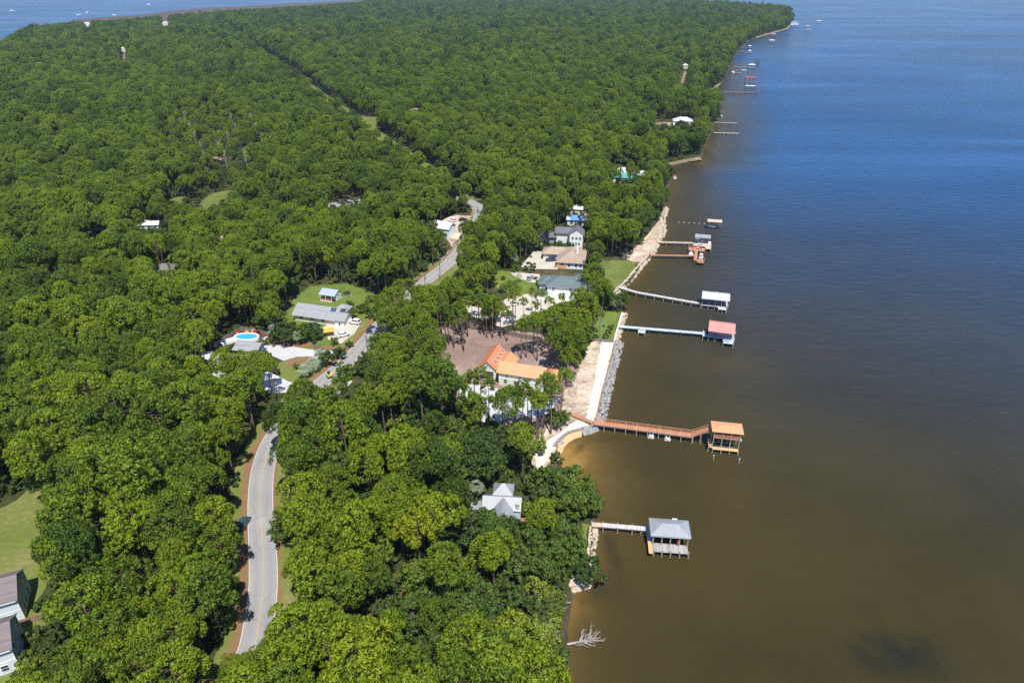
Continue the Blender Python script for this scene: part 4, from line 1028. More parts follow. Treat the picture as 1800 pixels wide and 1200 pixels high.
def gable_roof(root, x0, x1, y0, y1, ze, zr, mat, along='x', name='roof', th=.16, off=0.0):
    """off moves the ridge from the middle (a fraction of the span)"""
    mb = MB()
    if along == 'x':
        ym = (y0 + y1) / 2 + off * (y1 - y0)
        for (ya, yb) in ((y0, ym), (y1, ym)):
            s = [(x0, ya, ze), (x1, ya, ze), (x1, yb, zr), (x0, yb, zr)]; mb.add(s + [(x, y, z - th) for x, y, z in s], [(0, 1, 2, 3), (7, 6, 5, 4), (0, 4, 5, 1), (1, 5, 6, 2), (3, 2, 6, 7), (0, 3, 7, 4)])
    else:
        xm = (x0 + x1) / 2 + off * (x1 - x0)
        for (xa, xb) in ((x0, xm), (x1, xm)):
            s = [(xa, y0, ze), (xa, y1, ze), (xb, y1, zr), (xb, y0, zr)]; mb.add(s + [(x, y, z - th) for x, y, z in s], [(0, 1, 2, 3), (7, 6, 5, 4), (0, 4, 5, 1), (1, 5, 6, 2), (3, 2, 6, 7), (0, 3, 7, 4)])
    return mb.build(name, mat, root)
def boxes(root, name, mat, L, bevel=0): 
    m = MB()
    for b in L: m.box(*b)
    return m.build(name, mat, root, bevel)
def posts(root, L, r=.14, mat='pile', name='post'):
    for x, y, z0, z1 in L:
        m = MB(); m.tube([(x, y, z0), (x, y, z1)], r, 7); m.build(name, mat, root)
def centre(px, z):
    c = [P(x, y, z) for x, y in px]; return sum((p.x for p in c)) / len(c), sum((p.y for p in c)) / len(c)

# 1 nearest: grey pier and hipped grey tin boathouse
pier('pier', 'short weathered grey boardwalk running from the lawn to the grey hip roofed boathouse', 'pier', [P(1040, 921, 1.6).to_2d(), P(1060, 922, 1.6).to_2d(), P(1137, 928.5, 1.6).to_2d()], 1.35, 1.6, 'deck_pale', step=3.0, first='deck_tan')
x, y = centre([(1141, 909), (1210, 914), (1215, 945), (1144, 940)], 4.6)
t = thing('boathouse', 'open boathouse with grey hipped tin roof and weathered plank deck, nearest the viewer', 'boathouse', (x, y, 0), R(-6))
hip_roof(t, -4.5, 4.5, -2.85, 2.85, 4.5, 5.75, 'tin_grey', inset=2.75)
boxes(t, 'fascia', 'white', [((0, -2.78, 4.27), (8.7, .06, .18)), ((0, 2.78, 4.27), (8.7, .06, .18)), ((-4.4, 0, 4.27), (.06, 5.4, .18)), ((4.4, 0, 4.27), (.06, 5.4, .18))])
boxes(t, 'deck', 'deck_grey', [((0.1, -3.25, 1.4), (7.8, 2.6, .14)), ((-4.2, 1.1, 1.4), (1.3, 5.3, .14)), ((0.1, 2.4, 1.4), (7.2, .9, .14))])
boxes(t, 'side_walk', 'deck_gold', [((-4.28, -3.4, 1.42), (.95, 3.6, .14))])
boxes(t, 'back_wall', 'white', [((2.3, 2.55, 3.2), (3.9, .08, 1.4))])
boxes(t, 'roof_vent', 'white', [((1.4, 2.92, 4.6), (1.1, .3, .12))])
posts(t, [(xx, yy, -1.2, zz) for xx in (-3.7, -1.8, .1, 2.1, 3.95) for yy, zz in ((-2.3, 4.4), (2.4, 4.4))] + [(xx, -4.5, -1.2, 1.9) for xx in (-3.6, -1.8, .1, 2.1, 4.05)] + [(-4.85, 3.6, -1.2, 1.5)])
m = MB(); 
for s in (-1.3, 1.3): m.beam((-3, s, .75), (3, s, .75), .14, .2)
m.build('lift_cradle', 'steel', t)
o = thing('kayak', 'red kayak standing upright under the nearest grey roofed boathouse', 'kayak', Vector((x, y, 1.47)) + Matrix.Rotation(R(-6), 3, 'Z') @ Vector((1.85, -2.15, 0)))
m = MB(); m.tube([(0, 0, 0), (.02, 0, .3), (.03, 0, .8), (.02, 0, 1.3), (0, 0, 1.6)], [.06, .22, .28, .2, .04], 8); m.build('hull', 'p_red', o, smooth=True)
m = MB(); m.tube([(.03, -.24, .75), (.03, -.27, .77)], [.16, .16], 10); m.build('cockpit', 'black', o)
pier('swim_ladder_walk', 'low white plank step hanging below the end of the short grey boardwalk', 'walkway', [P(1127, 932, .9).to_2d(), P(1136, 933, .9).to_2d()], .5, .9, 'deck_pale', step=3, posts=False)

# 2 red-brown pier, ramp and two-storey boathouse
A0, A1 = P(1003, 727, 1.35), P(1042, 742, 2.0)
pier('boardwalk', 'red brown boardwalk crossing the white sand to the red brown pier', 'boardwalk', [(A0.x, A0.y, 1.45), (A1.x, A1.y, 2.0)], 1.3, 1.5, 'deck_red', step=6, posts=False)
x2, y2 = centre([(1251, 740), (1304, 745), (1306.5, 763), (1252, 757)], 6.6)
b2 = Matrix.Rotation(R(-10), 3, 'Z')
def L2(a, b, z=0): return Vector((x2, y2, 0)) + b2 @ Vector((a, b, z))
e1, e2 = L2(-8.6, 1.3), L2(-4.6, 1.3)
pier('pier', 'long red brown pier with railing on its far side, leading to the orange roofed boathouse', 'pier', [(A1.x + .3, A1.y, 2.0), (e1.x, e1.y, 2.0)], 2.0, 2.0, 'deck_red', step=2.9, rails=('L',), railmat='rail_red')
t = thing('boathouse', 'two storey red brown boathouse with orange hipped roof above an open boat bay', 'boathouse', (x2, y2, 0), R(-10))
hip_roof(t, -4.15, 4.15, -2.55, 2.55, 6.6, 7.35, 'copper', inset=2.3)
boxes(t, 'upper_deck', 'deck_red', [((0, 0, 4.3), (7.2, 4.4, .16)), ((-4.3, 1.3, 4.3), (1.4, 1.9, .16))])
m = MB()
for yy in (-2.15, 2.15):
    for h in (5.35, 4.95, 4.6): m.beam((-3.5, yy, h), (3.5, yy, h), .1, .08)
    for q in range(9): m.box((-3.5 + q * .875, yy, 4.85), (.09, .09, .95))
for xx in (3.5,):
    for h in (5.35, 4.95, 4.6): m.beam((xx, -2.1, h), (xx, 2.1, h), .1, .08)
m.build('railing', 'rail_red', t)
boxes(t, 'lower_deck', 'deck_gold', [((0, -2.55, 1.2), (6.9, 1.15, .14)), ((-3.95, -.3, 1.2), (1.1, 4.2, .14))])
boxes(t, 'bench', 'deck_red', [((-4.35, -1.6, 1.65), (.35, 1.8, .08)), ((-4.55, -1.6, 1.95), (.08, 1.8, .5)), ((-4.3, -2.4, 1.4), (.3, .1, .3)), ((-4.3, -.9, 1.4), (.3, .1, .3))])
posts(t, [(xx, yy, -1.2, zz) for xx in (-3.4, -1.15, 1.1, 3.4) for yy, zz in ((-2.05, 6.5), (2.05, 6.5))] + [(xx, -3.2, -1.2, 1.45) for xx in (-3.4, -1.15, 1.1, 3.35)] + [(-4.5, -2.8, -1.2, 1.3)])
m = MB()
for s in (-.9, .9): m.beam((-2.6, s, .8), (2.8, s, .8), .14, .2)
m.build('lift_cradle', 'steel', t); boxes(t, 'light_box', 'white', [((3.75, -2.0, 4.3), (.3, .2, .6))])
st = thing('stair_ramp', 'red brown stair with handrails climbing from the long pier to the upper boathouse deck', 'stairs', (e1.x, e1.y, 2.0), R(-10))
m = MB()
for q in range(13): m.box((.17 + q * .3, 0, .1 + q * .185), (.32, 1.9, .06))
m.build('tread', 'deck_red', st)
for s in (-1, 1):
    m = MB(); m.beam((-.4, s * 1.0, .95), (4.0, s * 1.0, 3.3), .1, .1); m.beam((-.2, s, .3), (4.0, s, 2.5), .06, .3)
    for q in range(5): m.box((.2 + q * .9, s, .75 + q * .52), (.09, .09, 1.0))
    m.build('handrail', 'rail_red', st)
posts(st, [(.1, -.95, -3.2, .1), (2.2, -.95, -3.2, 1.2), (.1, .95, -3.2, .1), (2.2, .95, -3.2, 1.2)])
for px, py in ((1253.5, 808), (1298.5, 814)):
    w = P(px, py, 0); o = thing('mooring_pile', 'lone wooden mooring pile left of the pair before the orange roofed boathouse' if px < 1270 else 'lone wooden mooring pile right of the pair before the orange roofed boathouse', 'mooring pile', (w.x, w.y, 0), 0, 'mooring piles before the orange roofed boathouse')
    m = MB(); m.tube([(0, 0, -1), (0, 0, 1.5)], [.14, .13], 8); m.build('stake', 'pile', o); m = MB(); m.tube([(0, 0, 1.5), (0, 0, 1.68)], [.17, .03], 8); m.build('cap', 'white', o)

def jet_ski(name, label, w, rz, col='p_white', z=0.35, group=None):
    t = thing(name, label, 'jet ski', (w.x, w.y, z), rz, group)
    m = MB()
    st_ = [(-1.45, .50, .0, .45), (-.9, .56, -.1, .5), (0, .56, -.15, .55), (.8, .45, -.12, .62), (1.3, .22, 0, .6), (1.6, .04, .25, .5)]
    vs = []
    for x_, hw, zb, zt in st_: vs += [(x_, -hw, zt * .6), (x_, -hw * .6, zb), (x_, hw * .6, zb), (x_, hw, zt * .6), (x_, hw * .55, zt), (x_, -hw * .55, zt)]
    fs = [(i * 6 + k, i * 6 + (k + 1) % 6, (i + 1) * 6 + (k + 1) % 6, (i + 1) * 6 + k) for i in range(5) for k in range(6)] + [tuple(range(6)), tuple(range(35, 29, -1))]
    m.add(vs, fs); m.build('hull', col, t, smooth=False)
    m = MB(); m.box((-.55, 0, .64), (1.3, .42, .24), 0, .8); m.build('saddle', 'black', t, .04)
    m = MB(); m.box((.55, 0, .78), (.6, .5, .35), 0, .55); m.build('cowl', col, t, .05)
    m = MB(); m.tube([(.35, -.38, .98), (.42, 0, 1.02), (.35, .38, .98)], .035, 6); m.build('handlebar', 'black', t)
    return t
for k, (px, py) in enumerate(((1145, 763), (1173.5, 767))):
    w = P(px, py, .5)
    fl = thing('jet_ski_dock', ['floating pale jet ski dock on the shoreward side beside the long red brown pier', 'floating pale jet ski dock on the outer side beside the long red brown pier'][k], 'jet ski dock', (w.x, w.y, .1), R(75 + 4 * k), 'floating jet ski docks')
    m = MB(); m.box((0, -.55, .1), (3.1, .55, .34)); m.box((0, .55, .1), (3.1, .55, .34)); m.box((-.4, 0, .02), (2.2, .54, .2)); m.build('float', 'deck_pale', fl, .06)
    boxes(fl, 'bow_stop', 'black', [((1.3, 0, .32), (.25, .4, .2))])
    jet_ski('jet_ski', ['white jet ski on the shoreward floating dock by the red brown pier', 'white jet ski on the outer floating dock by the red brown pier'][k], w, R(75 + 4 * k), 'p_white', .5, 'jet skis by the red brown pier')

# 3 pale blue pier with the coral roof
pz = 1.6
pA, pB, pC = P(1085, 573, pz), P(1242, 591, pz), P(1245, 591.5, pz)
x3, y3 = centre([(1247, 569), (1292, 575), (1291.5, 586.5), (1245, 581)], 4.9); b3 = Matrix.Rotation(R(-17), 3, 'Z')
def L3(a, b): v = Vector((x3, y3, 0)) + b3 @ Vector((a, b, 0)); return (v.x, v.y)
pier('pier', 'long straight pale blue pier leading to the coral roofed boathouse', 'pier', [(pA.x, pA.y), L3(-6.2, 1.3)], 1.7, pz, 'deck_blue', 'pile_dark', 3.6)
w = P(1128, 583, 1.1); t = thing('side_platform', 'small pale square platform beside the long pale blue pier', 'platform', (w.x, w.y, 0), R(-13))
boxes(t, 'deck', 'deck_pale', [((0, 0, 1.2), (2.6, 2.6, .14))]); posts(t, [(a, b, -1, 1.6) for a in (-1.2, 1.2) for b in (-1.2, 1.2)])
boxes(t, 'joists', 'pile_dark', [((0, s, 1.0), (2.5, .12, .24)) for s in (-1.1, 1.1)])
t = thing('boathouse', 'boathouse with coral pink gabled tin roof at the end of the pale blue pier', 'boathouse', (x3, y3, 0), R(-17))
gable_roof(t, -4.5, 4.5, -2.8, 6.0, 4.8, 6.3, 'tin_pink')
boxes(t, 'deck', 'deck_blue', [((-.7, -.35 + .2, 1.53), (11, 1.4, .14)), ((-5.6, 2.0, 1.53), (1.1, 3.0, .14)), ((2.75, -2.5, 1.5), (3.7, 3.2, .14)), ((4.3, 2.6, 1.5), (.8, 4.2, .14)), ((0, 5.5, 1.5), (9, .8, .14))])
boxes(t, 'bench', 'greyside', [((2.2, -2.6, 1.85), (1.9, 1.0, .5))])
posts(t, [(xx, yy, -1.2, 4.7) for xx in (-4.1, -1.4, 1.4, 4.2) for yy in (-.75, 5.6)] + [(xx, -4.0, -1.2, 2.3) for xx in (1.0, 4.5)] + [(xx, -.9, -1.2, 1.7) for xx in (-6, -4, -2)], .13)
boxes(t, 'siding', 'greyside', [((0, 5.7, 3.4), (8.4, .08, 1.4)), ((-3.0, .55, 2.3), (1.8, .1, 1.0))])
m = MB(); m.tube([(-4.2, 3, 6.2), (-4.2, 3, 8.6)], .04, 5); m.build('flag_pole', 'steel', t)
boxes(t, 'lamp', 'white', [((4.75, -.9, 4.5), (.25, .25, .3))])

def motor_boat(label, w, rz, z=.2, s=1.0, col='p_white', group=None, top=None):
    t = thing('motor_boat', label, 'boat', (w[0], w[1], z), rz, group); t.scale = (s, s, s)
    st_ = [(-2.7, 1.0, .05, .75), (-1.5, 1.08, -.1, .78), (0, 1.08, -.15, .85), (1.3, .9, -.1, .98), (2.3, .5, .1, 1.1), (2.95, .05, .6, 1.18)]; m = MB(); vs = []
    for x_, hw, zb, zt in st_: vs += [(x_, -hw, zt), (x_, -hw * .75, zb + .15), (x_, 0, zb), (x_, hw * .75, zb + .15), (x_, hw, zt), (x_, hw * .82, zt), (x_, hw * .75, zb + .4), (x_, -hw * .75, zb + .4), (x_, -hw * .82, zt)]
    m.add(vs, [(i * 9 + k, i * 9 + (k + 1) % 9, (i + 1) * 9 + (k + 1) % 9, (i + 1) * 9 + k) for i in range(5) for k in range(9)] + [tuple(range(9)), tuple(range(53, 44, -1))]); m.build('hull', col, t)
    boxes(t, 'console', 'white', [((.2, 0, .8), (.8, .8, .9), 0, .8)], .05); boxes(t, 'windscreen', 'glass', [((.5, 0, 1.4), (.06, .7, .4))])
    boxes(t, 'seat', 'deck_pale', [((-.8, 0, .6), (.5, 1.1, .5)), ((-1.9, 0, .55), (.5, 1.4, .4))], .04)
    m = MB(); m.box((-2.95, 0, .9), (.45, .4, .5), 0, .8); m.box((-3.0, 0, .35), (.2, .16, .8)); m.build('outboard_motor', 'black', t, .03)
    if top: boxes(t, 'canopy', top, [((.1, 0, 2.15), (2.0, 1.6, .07))]); posts(t, [(a, b, .6, 2.12) for a in (-.7, .9) for b in (-.7, .7)], .03, 'steel', 'canopy_pole')
    return t
motor_boat('white motor boat in the slip under the coral roofed boathouse', L3(0.8, 2.9), R(163), .9, .9)

# 4 angled grey pier and pale gabled boathouse
x4, y4 = centre([(1236, 514), (1283, 519), (1281, 529), (1234, 523)], 5); b4 = Matrix.Rotation(R(-15), 3, 'Z')
def L4(a, b): v = Vector((x4, y4, 0)) + b4 @ Vector((a, b, 0)); return (v.x, v.y)
pier('pier', 'grey pier with a bend near the shore, ending at the pale grey gabled boathouse', 'pier', [tuple(P(1089, 504.5, 1.7).to_2d()), tuple(P(1120, 513.5, 1.7).to_2d()), L4(-5.1, -.6)], 1.5, 1.7, 'deck_pale', 'pile', 3.6)
t = thing('boathouse', 'long boathouse with pale grey gabled tin roof at the end of the bent grey pier', 'boathouse', (x4, y4, 0), R(-15))
gable_roof(t, -5.2, 5.2, -2.75, 4.6, 4.9, 6.0, 'tin_white', off=.0)
boxes(t, 'cupola', 'tin_white', [((.2, 1.0, 6.15), (.9, .7, .5), 0, .8)])
boxes(t, 'deck', 'deck_pale', [((-1.8, -.95, 1.5), (6.8, 1.5, .14)), ((2.85, -2.2, 1.52), (3.1, 3.6, .14)), ((4.7, 1.6, 1.5), (.8, 4.2, .14)), ((0, 4.0, 1.5), (9.8, .9, .14))])
boxes(t, 'crate', 'pink', [((1.2, -2.2, 1.75), (.35, 1.2, .4))])
posts(t, [(xx, yy, -1.2, 4.8) for xx in (-4.7, -2.4, 0, 2.4, 4.7) for yy in (-1.6, 4.2)] + [(xx, -4.0, -1.2, 1.8) for xx in (1.4, 2.8, 4.3)], .12)
boxes(t, 'siding', 'greyside', [((0, 4.35, 3.5), (9.4, .08, 1.2))])
m = MB()
for s in (.2, 2.2): m.beam((-3.6, s, 1.2), (3.4, s, 1.2), .14, .2)
m.build('lift_cradle', 'steel', t)

# 5 lower brown pier with the T-shaped deck, 6 upper tan pier with grey roof
x5, y5 = 86.4, 296.6; b5 = Matrix.Rotation(R(-15), 3, 'Z')
def L5(a, b): v = Vector((x5, y5, 0)) + b5 @ Vector((a, b, 0)); return (v.x, v.y)
pA = P(1142, 448, 1.5)
pier('pier', 'narrow red brown pier leading to the crowded red brown deck with two boat slips', 'pier', [(pA.x, pA.y), L5(-2.0, -3.2)], 1.5, 1.5, 'deck_red', 'pile_dark', 4.0)
t = thing('pier_deck', 'crowded red brown timber deck with two boat slips at the end of the narrow pier', 'deck', (x5, y5, 0), R(-15))
boxes(t, 'deck', 'deck_red', [((-1.3, 5.5, 1.45), (7.6, 4.2, .14)), ((-1.5, -2.6, 1.45), (1.5, 12, .14)), ((.9, -9.4, 1.45), (3.2, 4.2, .14))])
m = MB()
for a, b in (((-2.2, -11.3), (2.4, -11.3)), ((2.4, -11.3), (2.4, -7.4)), ((-5, 3.6), (-5, 7.6)), ((-5, 7.6), (2.4, 7.6))):
    for h in (2.45, 2.0): m.beam((*a, h), (*b, h), .1, .09)
    for q in range(6): p = Vector(a).lerp(Vector(b), q / 5); m.box((p.x, p.y, 2.0), (.1, .1, .95))
m.build('railing', 'rail_red', t)
posts(t, [(a, b, -1.2, 2.3) for a, b in ((-5, 3.6), (-5, 7.5), (2.4, 7.5), (2.4, 3.6), (-2.2, -1), (-.7, -1), (-2.2, -6), (-.7, -6), (-2.2, -11.3), (2.4, -11.3), (2.4, -7.5), (-5, -3.4), (-5, 1))], .13, 'pile_dark')
boxes(t, 'table', 'deck_gold', [((-.8, 6, 2.2), (1.6, 1, .08)), ((-.8, 6, 1.85), (.2, .2, .65))])
motor_boat('white boat in the shoreward slip of the crowded red brown deck', L5(-3.6, -.8), R(75), .8, .85)
motor_boat('white boat with pale blue canopy in the outer slip of the crowded red brown deck', L5(.9, -3.2), R(75), .8, .85, 'p_white', None, 'palewrap')
o = thing('float_tube', 'pink inflatable ring lying on the crowded red brown deck', 'inflatable', (*L5(-2.3, 6.2), 1.54))
m = MB(); m.tube([(math.cos(a) * .6, math.sin(a) * .6, .2) for a in [k * math.pi / 6 for k in range(13)]], .22, 7, False); m.build('ring', 'pink', o, smooth=True); boxes(o, 'floor', 'pink', [((0, 0, .1), (.8, .8, .04))])
o = thing('lounge_chair', 'pale green lounge chair on the corner of the crowded red brown deck', 'chair', (*L5(1.2, 5.4), 1.52), R(40))
boxes(o, 'seat', 'palewrap', [((0, 0, .35), (1.3, .6, .07))]); m = MB(); m.beam((-.6, 0, .38), (-1.0, 0, .95), .6, .07); m.build('backrest', 'green_plastic', o); boxes(o, 'leg', 'steel', [((a, b, .16), (.05, .05, .32)) for a in (-.5, .5) for b in (-.25, .25)])
x6, y6 = centre([(1223, 412), (1249, 413.5), (1248.5, 419), (1222, 417)], 4.5); b6 = Matrix.Rotation(R(-15), 3, 'Z')
def L6(a, b): v = Vector((x6, y6, 0)) + b6 @ Vector((a, b, 0)); return (v.x, v.y)
pA = P(1155, 425, 1.6)
pier('pier', 'narrow tan pier just beyond the crowded red brown deck', 'pier', [(pA.x, pA.y), L6(-4.2, -2.2)], 1.6, 1.6, 'deck_tan', 'pile', 4.0)
t = thing('boathouse', 'small grey gabled boathouse on the tan deck beyond the crowded red brown deck', 'boathouse', (x6, y6, 0), R(-15))
gable_roof(t, -3.6, 3.6, -2.2, 2.6, 4.5, 5.4, 'tin_grey'); boxes(t, 'side_roof', 'tin_grey', [((-2.4, -2.7, 4.1), (1.9, 1.3, .1))])
boxes(t, 'deck', 'deck_tan', [((.1, -3.7, 1.5), (8.4, 4.4, .14)), ((2.9, -7.3, 1.5), (2.8, 2.8, .14)), ((-3.6, 0, 1.5), (.9, 3, .14)), ((3.6, 0, 1.5), (.9, 3, .14))])
posts(t, [(a, b, -1.2, 4.4) for a in (-3.2, 0, 3.2) for b in (-1.6, 2.2)] + [(a, -8.6, -1.2, 1.7) for a in (1.6, 4.2)] + [(4.2, -4.5, -1.2, 1.9), (-3.9, -4.5, -1.2, 1.9)], .12)
boxes(t, 'locker', 'white', [((3.4, -1.9, 2.1), (1.3, .8, 1.1))])
motor_boat('white boat on the lift under the small grey gabled boathouse', L6(-.2, .3), R(165), 1.2, .85)
o = thing('float_mat', 'purple blue inflatable mat lying on the tan deck', 'inflatable', (*L6(-.6, -4.3), 1.58), R(10)); boxes(o, 'mat', 'blue_cloth', [((0, 0, .1), (1.9, 1.1, .18))], .06); boxes(o, 'head_rest', 'pink', [((.7, 0, .24), (.4, 1.0, .14))], .04)
x7, y7 = centre([(1244, 384.5), (1269, 386), (1268, 391), (1244, 390)], 4.3)
t = thing('boathouse', 'lone boat shelter with tan roof on piles, standing off the shore without a pier', 'boathouse', (x7, y7, 0), R(-12))
gable_roof(t, -3.6, 3.6, -2.3, 2.2, 4.3, 4.9, 'deck_tan'); posts(t, [(a, b, -1.2, 4.2) for a in (-3.3, -1.1, 1.1, 3.3) for b in (-1.9, 1.8)] + [(-4.3, -1, -1.2, 2.4)], .13, 'pile_dark')
boxes(t, 'deck', 'deck_tan', [((0, 1.9, 1.5), (7, .7, .12))])
w = Matrix.Rotation(R(-12), 3, 'Z') @ Vector((-.9, -.3, 0)); motor_boat('white boat with a blue cover hanging in the lone boat shelter', (x7 + w.x, y7 + w.y), R(170), 1.0, .8, 'p_white', None, 'blue_cloth')
for k in range(6):
    w = P(1193 + k * 9, 391 + k * .5, 0); o = thing('crab_float', 'small pale float in the line between the shore and the lone boat shelter', 'float', (w.x, w.y, 0), 0, 'line of pale floats'); m = MB(); m.tube([(0, 0, -.1), (0, 0, .12), (0, 0, .3)], [.2, .28, .08], 8); m.build('buoy', 'white', o)
    m = MB(); m.tube([(0, 0, .3), (0, 0, .7)], .03, 5); m.build('pole', 'pile', o)

# far docks down the shore
def far_dock(name, label, shore_px, roof_px, z_e, w, d, roof, rz, deckmat='deck_tan', low=False, wall=None):
    b = P(*roof_px, z_e); t = thing('boathouse', label, 'boathouse', (b.x, b.y, 0), R(rz))
    hip_roof(t, -w / 2, w / 2, -d / 2, d / 2, z_e, z_e + 1.3, roof, inset=d * .4) if not low else gable_roof(t, -w / 2, w / 2, -d / 2, d / 2, z_e, z_e + 1.0, roof)
    posts(t, [(a, c, -1.2, z_e) for a in (-w * .44, 0, w * .44) for c in (-d * .4, d * .4)], .2, 'pile_dark')
    boxes(t, 'deck', deckmat, [((0, -d / 2 - .6, 1.6), (w + 1, 1.4, .2))])
    if wall: boxes(t, 'siding', wall, [((0, d * .42, z_e - 1.2), (w * .95, .1, 1.8))])
    if shore_px:
        a = P(*shore_px, 1.6); e = Vector((b.x, b.y, 0)) + Matrix.Rotation(R(rz), 3, 'Z') @ Vector((-w / 2 - .7, -d / 2 - .6, 0))
        pier('pier', label.split(' boathouse')[0] + ' boathouse dock walk running out from the wooded shore', 'pier', [(a.x, a.y), (e.x, e.y)], 1.6, 1.6, deckmat, 'pile_dark', 9)
    return t
far_dock('', 'far two level red roofed boathouse beyond the wooded point', None, (1319, 136), 6.5, 12, 8, 'tin_red', -12, 'deck_red', True)
t = thing('sun_deck', 'white upper deck under the far red roofed boathouse', 'deck', (*P(1319, 151, 3.4).to_2d(), 3.4), R(-12)); boxes(t, 'deck', 'white', [((0, 0, 0), (11, 4, .25))]); posts(t, [(a, b, -4.4, 0) for a in (-5, 5) for b in (-1.6, 1.6)], .2, 'pile_dark')
far_dock('', 'far white roofed boathouse just past the red roofed one', (1290, 117), (1322, 114), 4.8, 9.5, 6, 'tin_white', -12)
far_dock('', 'far lone white roofed boathouse standing well off the shore', None, (1357, 71), 4.6, 11, 8, 'tin_white', -10)
far_dock('', 'far pale roofed boathouse close against the dark shore trees', None, (1360, 60), 4.2, 11, 7, 'tin_grey', -10)
far_dock('', 'far dark based boathouse with a pale roof off the point', (1390, 53), (1421, 52), 5, 12, 8, 'tin_grey', -10)
far_dock('', 'farthest white roofed boathouse at the end of a long dock', (1398, 41), (1440, 37), 5, 14, 9, 'tin_white', -8)
far_dock('', 'far small tan roofed boathouse before the farthest dock', None, (1420, 46), 4.5, 7, 6, 'deck_tan', -8)
far_dock('', 'far small white boathouse at the end of a short dock by the dark shore', (1302, 83), (1318, 81), 4, 6, 5, 'tin_white', -10)
far_dock('', 'far low white boathouse second from the dark bend in the shore', (1300, 90), (1318, 89.5), 4, 6, 5, 'tin_white', -10)
for lab, a, b, mt in (('narrow brown pier with a pale plank end reaching from the oak point', (1256, 215), (1296, 216.5), 'deck_grey'), ('narrow tan pier on many dark piles beside the oak point', (1254, 233), (1299.5, 234.5), 'deck_tan'),
                      ('short reddish pier below the dark bend in the far shore', (1294, 95), (1312, 95.5), 'deck_red'), ('low brown dock crossing in front of the far red roofed boathouse', (1270, 162), (1330, 162), 'deck_red'),
                      ('short dark dock by the sailboat on the far shore', (1287, 128), (1303, 128), 'deck_grey')):
    A, B = P(*a, 1.7), P(*b, 1.7); pier('pier', lab, 'pier', [(A.x, A.y), (B.x, B.y)], 2.0, 1.7, mt, 'pile_dark', 3.2 if 'many' in lab else 6)
motor_boat('white boat moored among the far pilings', P(1308, 125, 0).to_2d(), R(170), .1, 1.4)
motor_boat('small red and white boat at the end of the near pine point', P(1186, 314, 0).to_2d(), R(80), .1, .9, 'p_white', None, 'tin_red')
motor_boat('tiny white boat beside the oak point', P(1268, 205, 0).to_2d(), R(90), .1, .9)
for k in range(34):
    if k < 22: px, py = 1281 + k * 2.35 + rnd.uniform(-.4, .4), 161.5 + rnd.uniform(-.8, 1.4); lab, g = 'bare dark piling in the long broken row before the far red roofed boathouse', 'bare pilings of the broken far dock'
    else: px, py = 1326 + (k - 22) % 6 * 1.6, 111 + (k - 22) // 6 * 5; lab, g = 'tall bare piling standing beyond the far white roofed boathouse', 'tall bare pilings beyond the far boathouse'
    w = P(px, py, 0); o = thing('piling', lab, 'piling', (w.x, w.y, 0), 0, g); m = MB(); h = rnd.uniform(1.4, 2.4) if k < 22 else rnd.uniform(4.5, 6); m.tube([(0, 0, -1), (0, 0, h)], .2, 6); m.build('stake', 'pile_dark', o)

# -------- seawalls, rock fill, the timber cribs of the cove
def wall(name, label, px, z0, z1, th, mat, cap=None, group=None):
    L = [P(x, y, z1) for x, y in px]; o = thing(name, label, 'seawall', (L[0].x, L[0].y, 0), 0, group); m = MB(); c = MB()
    for a, b in zip(L[:-1], L[1:]):
        A, B = a - L[0], b - L[0]; m.beam((A.x, A.y, (z0 + z1) / 2), (B.x, B.y, (z0 + z1) / 2), th, z1 - z0)
        c.beam((A.x, A.y, z1 + .07), (B.x, B.y, z1 + .07), th + .25, .12)
    m.build('wall', mat, o); c.build('coping', cap or mat, o); return o
wall('seawall', 'brown timber seawall along the white sand strip behind grey rocks', [(1082, 600), (1066, 660), (1056, 700), (1047, 740)], -.3, 1.35, .2, 'fence_brown')
wall('seawall', 'pale concrete seawall edging the lawn by the pale blue pier', [(1094, 550), (1086, 575), (1080, 598)], -.3, 1.35, .3, 'white')
wall('seawall', 'concrete seawall edging the shore lawn by the bent grey pier', [(1060, 523), (1080, 513), (1100, 494), (1116, 474), (1140, 446)], -.3, 1.35, .3, 'concrete')
wall('seawall', 'brown plank seawall beside the nearest short boardwalk', [(1038, 924), (1034, 965), (1031, 1000)], -.3, 1.3, .2, 'fence_brown', 'deck_tan')
rocks = {}
ICO = None
def rock_line(px, width, n, key, smin=.35, smax=.8, seed=1):
    global ICO
    if ICO is None:
        bm = bmesh.new(); bmesh.ops.create_icosphere(bm, subdivisions=1, radius=1.0); ICO = ([v.co.copy() for v in bm.verts], [[v.index for v in f.verts] for f in bm.faces]); bm.free()
    g = random.Random(seed); mb = rocks.setdefault(key, MB()); L = [P(x, y, .3) for x, y in px]; ln = [(b - a).length for a, b in zip(L[:-1], L[1:])]; tot = sum(ln)
    for k in range(n):
        d = g.random() * tot; i = 0
        while i < len(ln) - 1 and d > ln[i]: d -= ln[i]; i += 1
        a, b = L[i], L[i + 1]; p = a.lerp(b, min(1, d / ln[i])); t = (b - a).normalized(); nn = Vector((t.y, -t.x, 0)); w = g.random()
        c = p + nn * (w * width) + Vector((0, 0, .75 * (1 - w) - .15)); s = g.uniform(smin, smax)
        q = Matrix.Rotation(g.uniform(0, 6.28), 3, 'Z') @ Matrix.Rotation(g.uniform(0, 6.28), 3, 'X'); sx, sy, sz = g.uniform(.7, 1.2), g.uniform(.7, 1.2), g.uniform(.45, .9)
        mb.add([c + q @ Vector((v.x * sx, v.y * sy, v.z * sz)) * s * g.uniform(.85, 1.15) for v in ICO[0]], ICO[1])
rock_line([(1047, 742), (1057, 700), (1067, 660), (1083, 600)], 2.7, 820, 'rock_grey', .2, .5, 2)
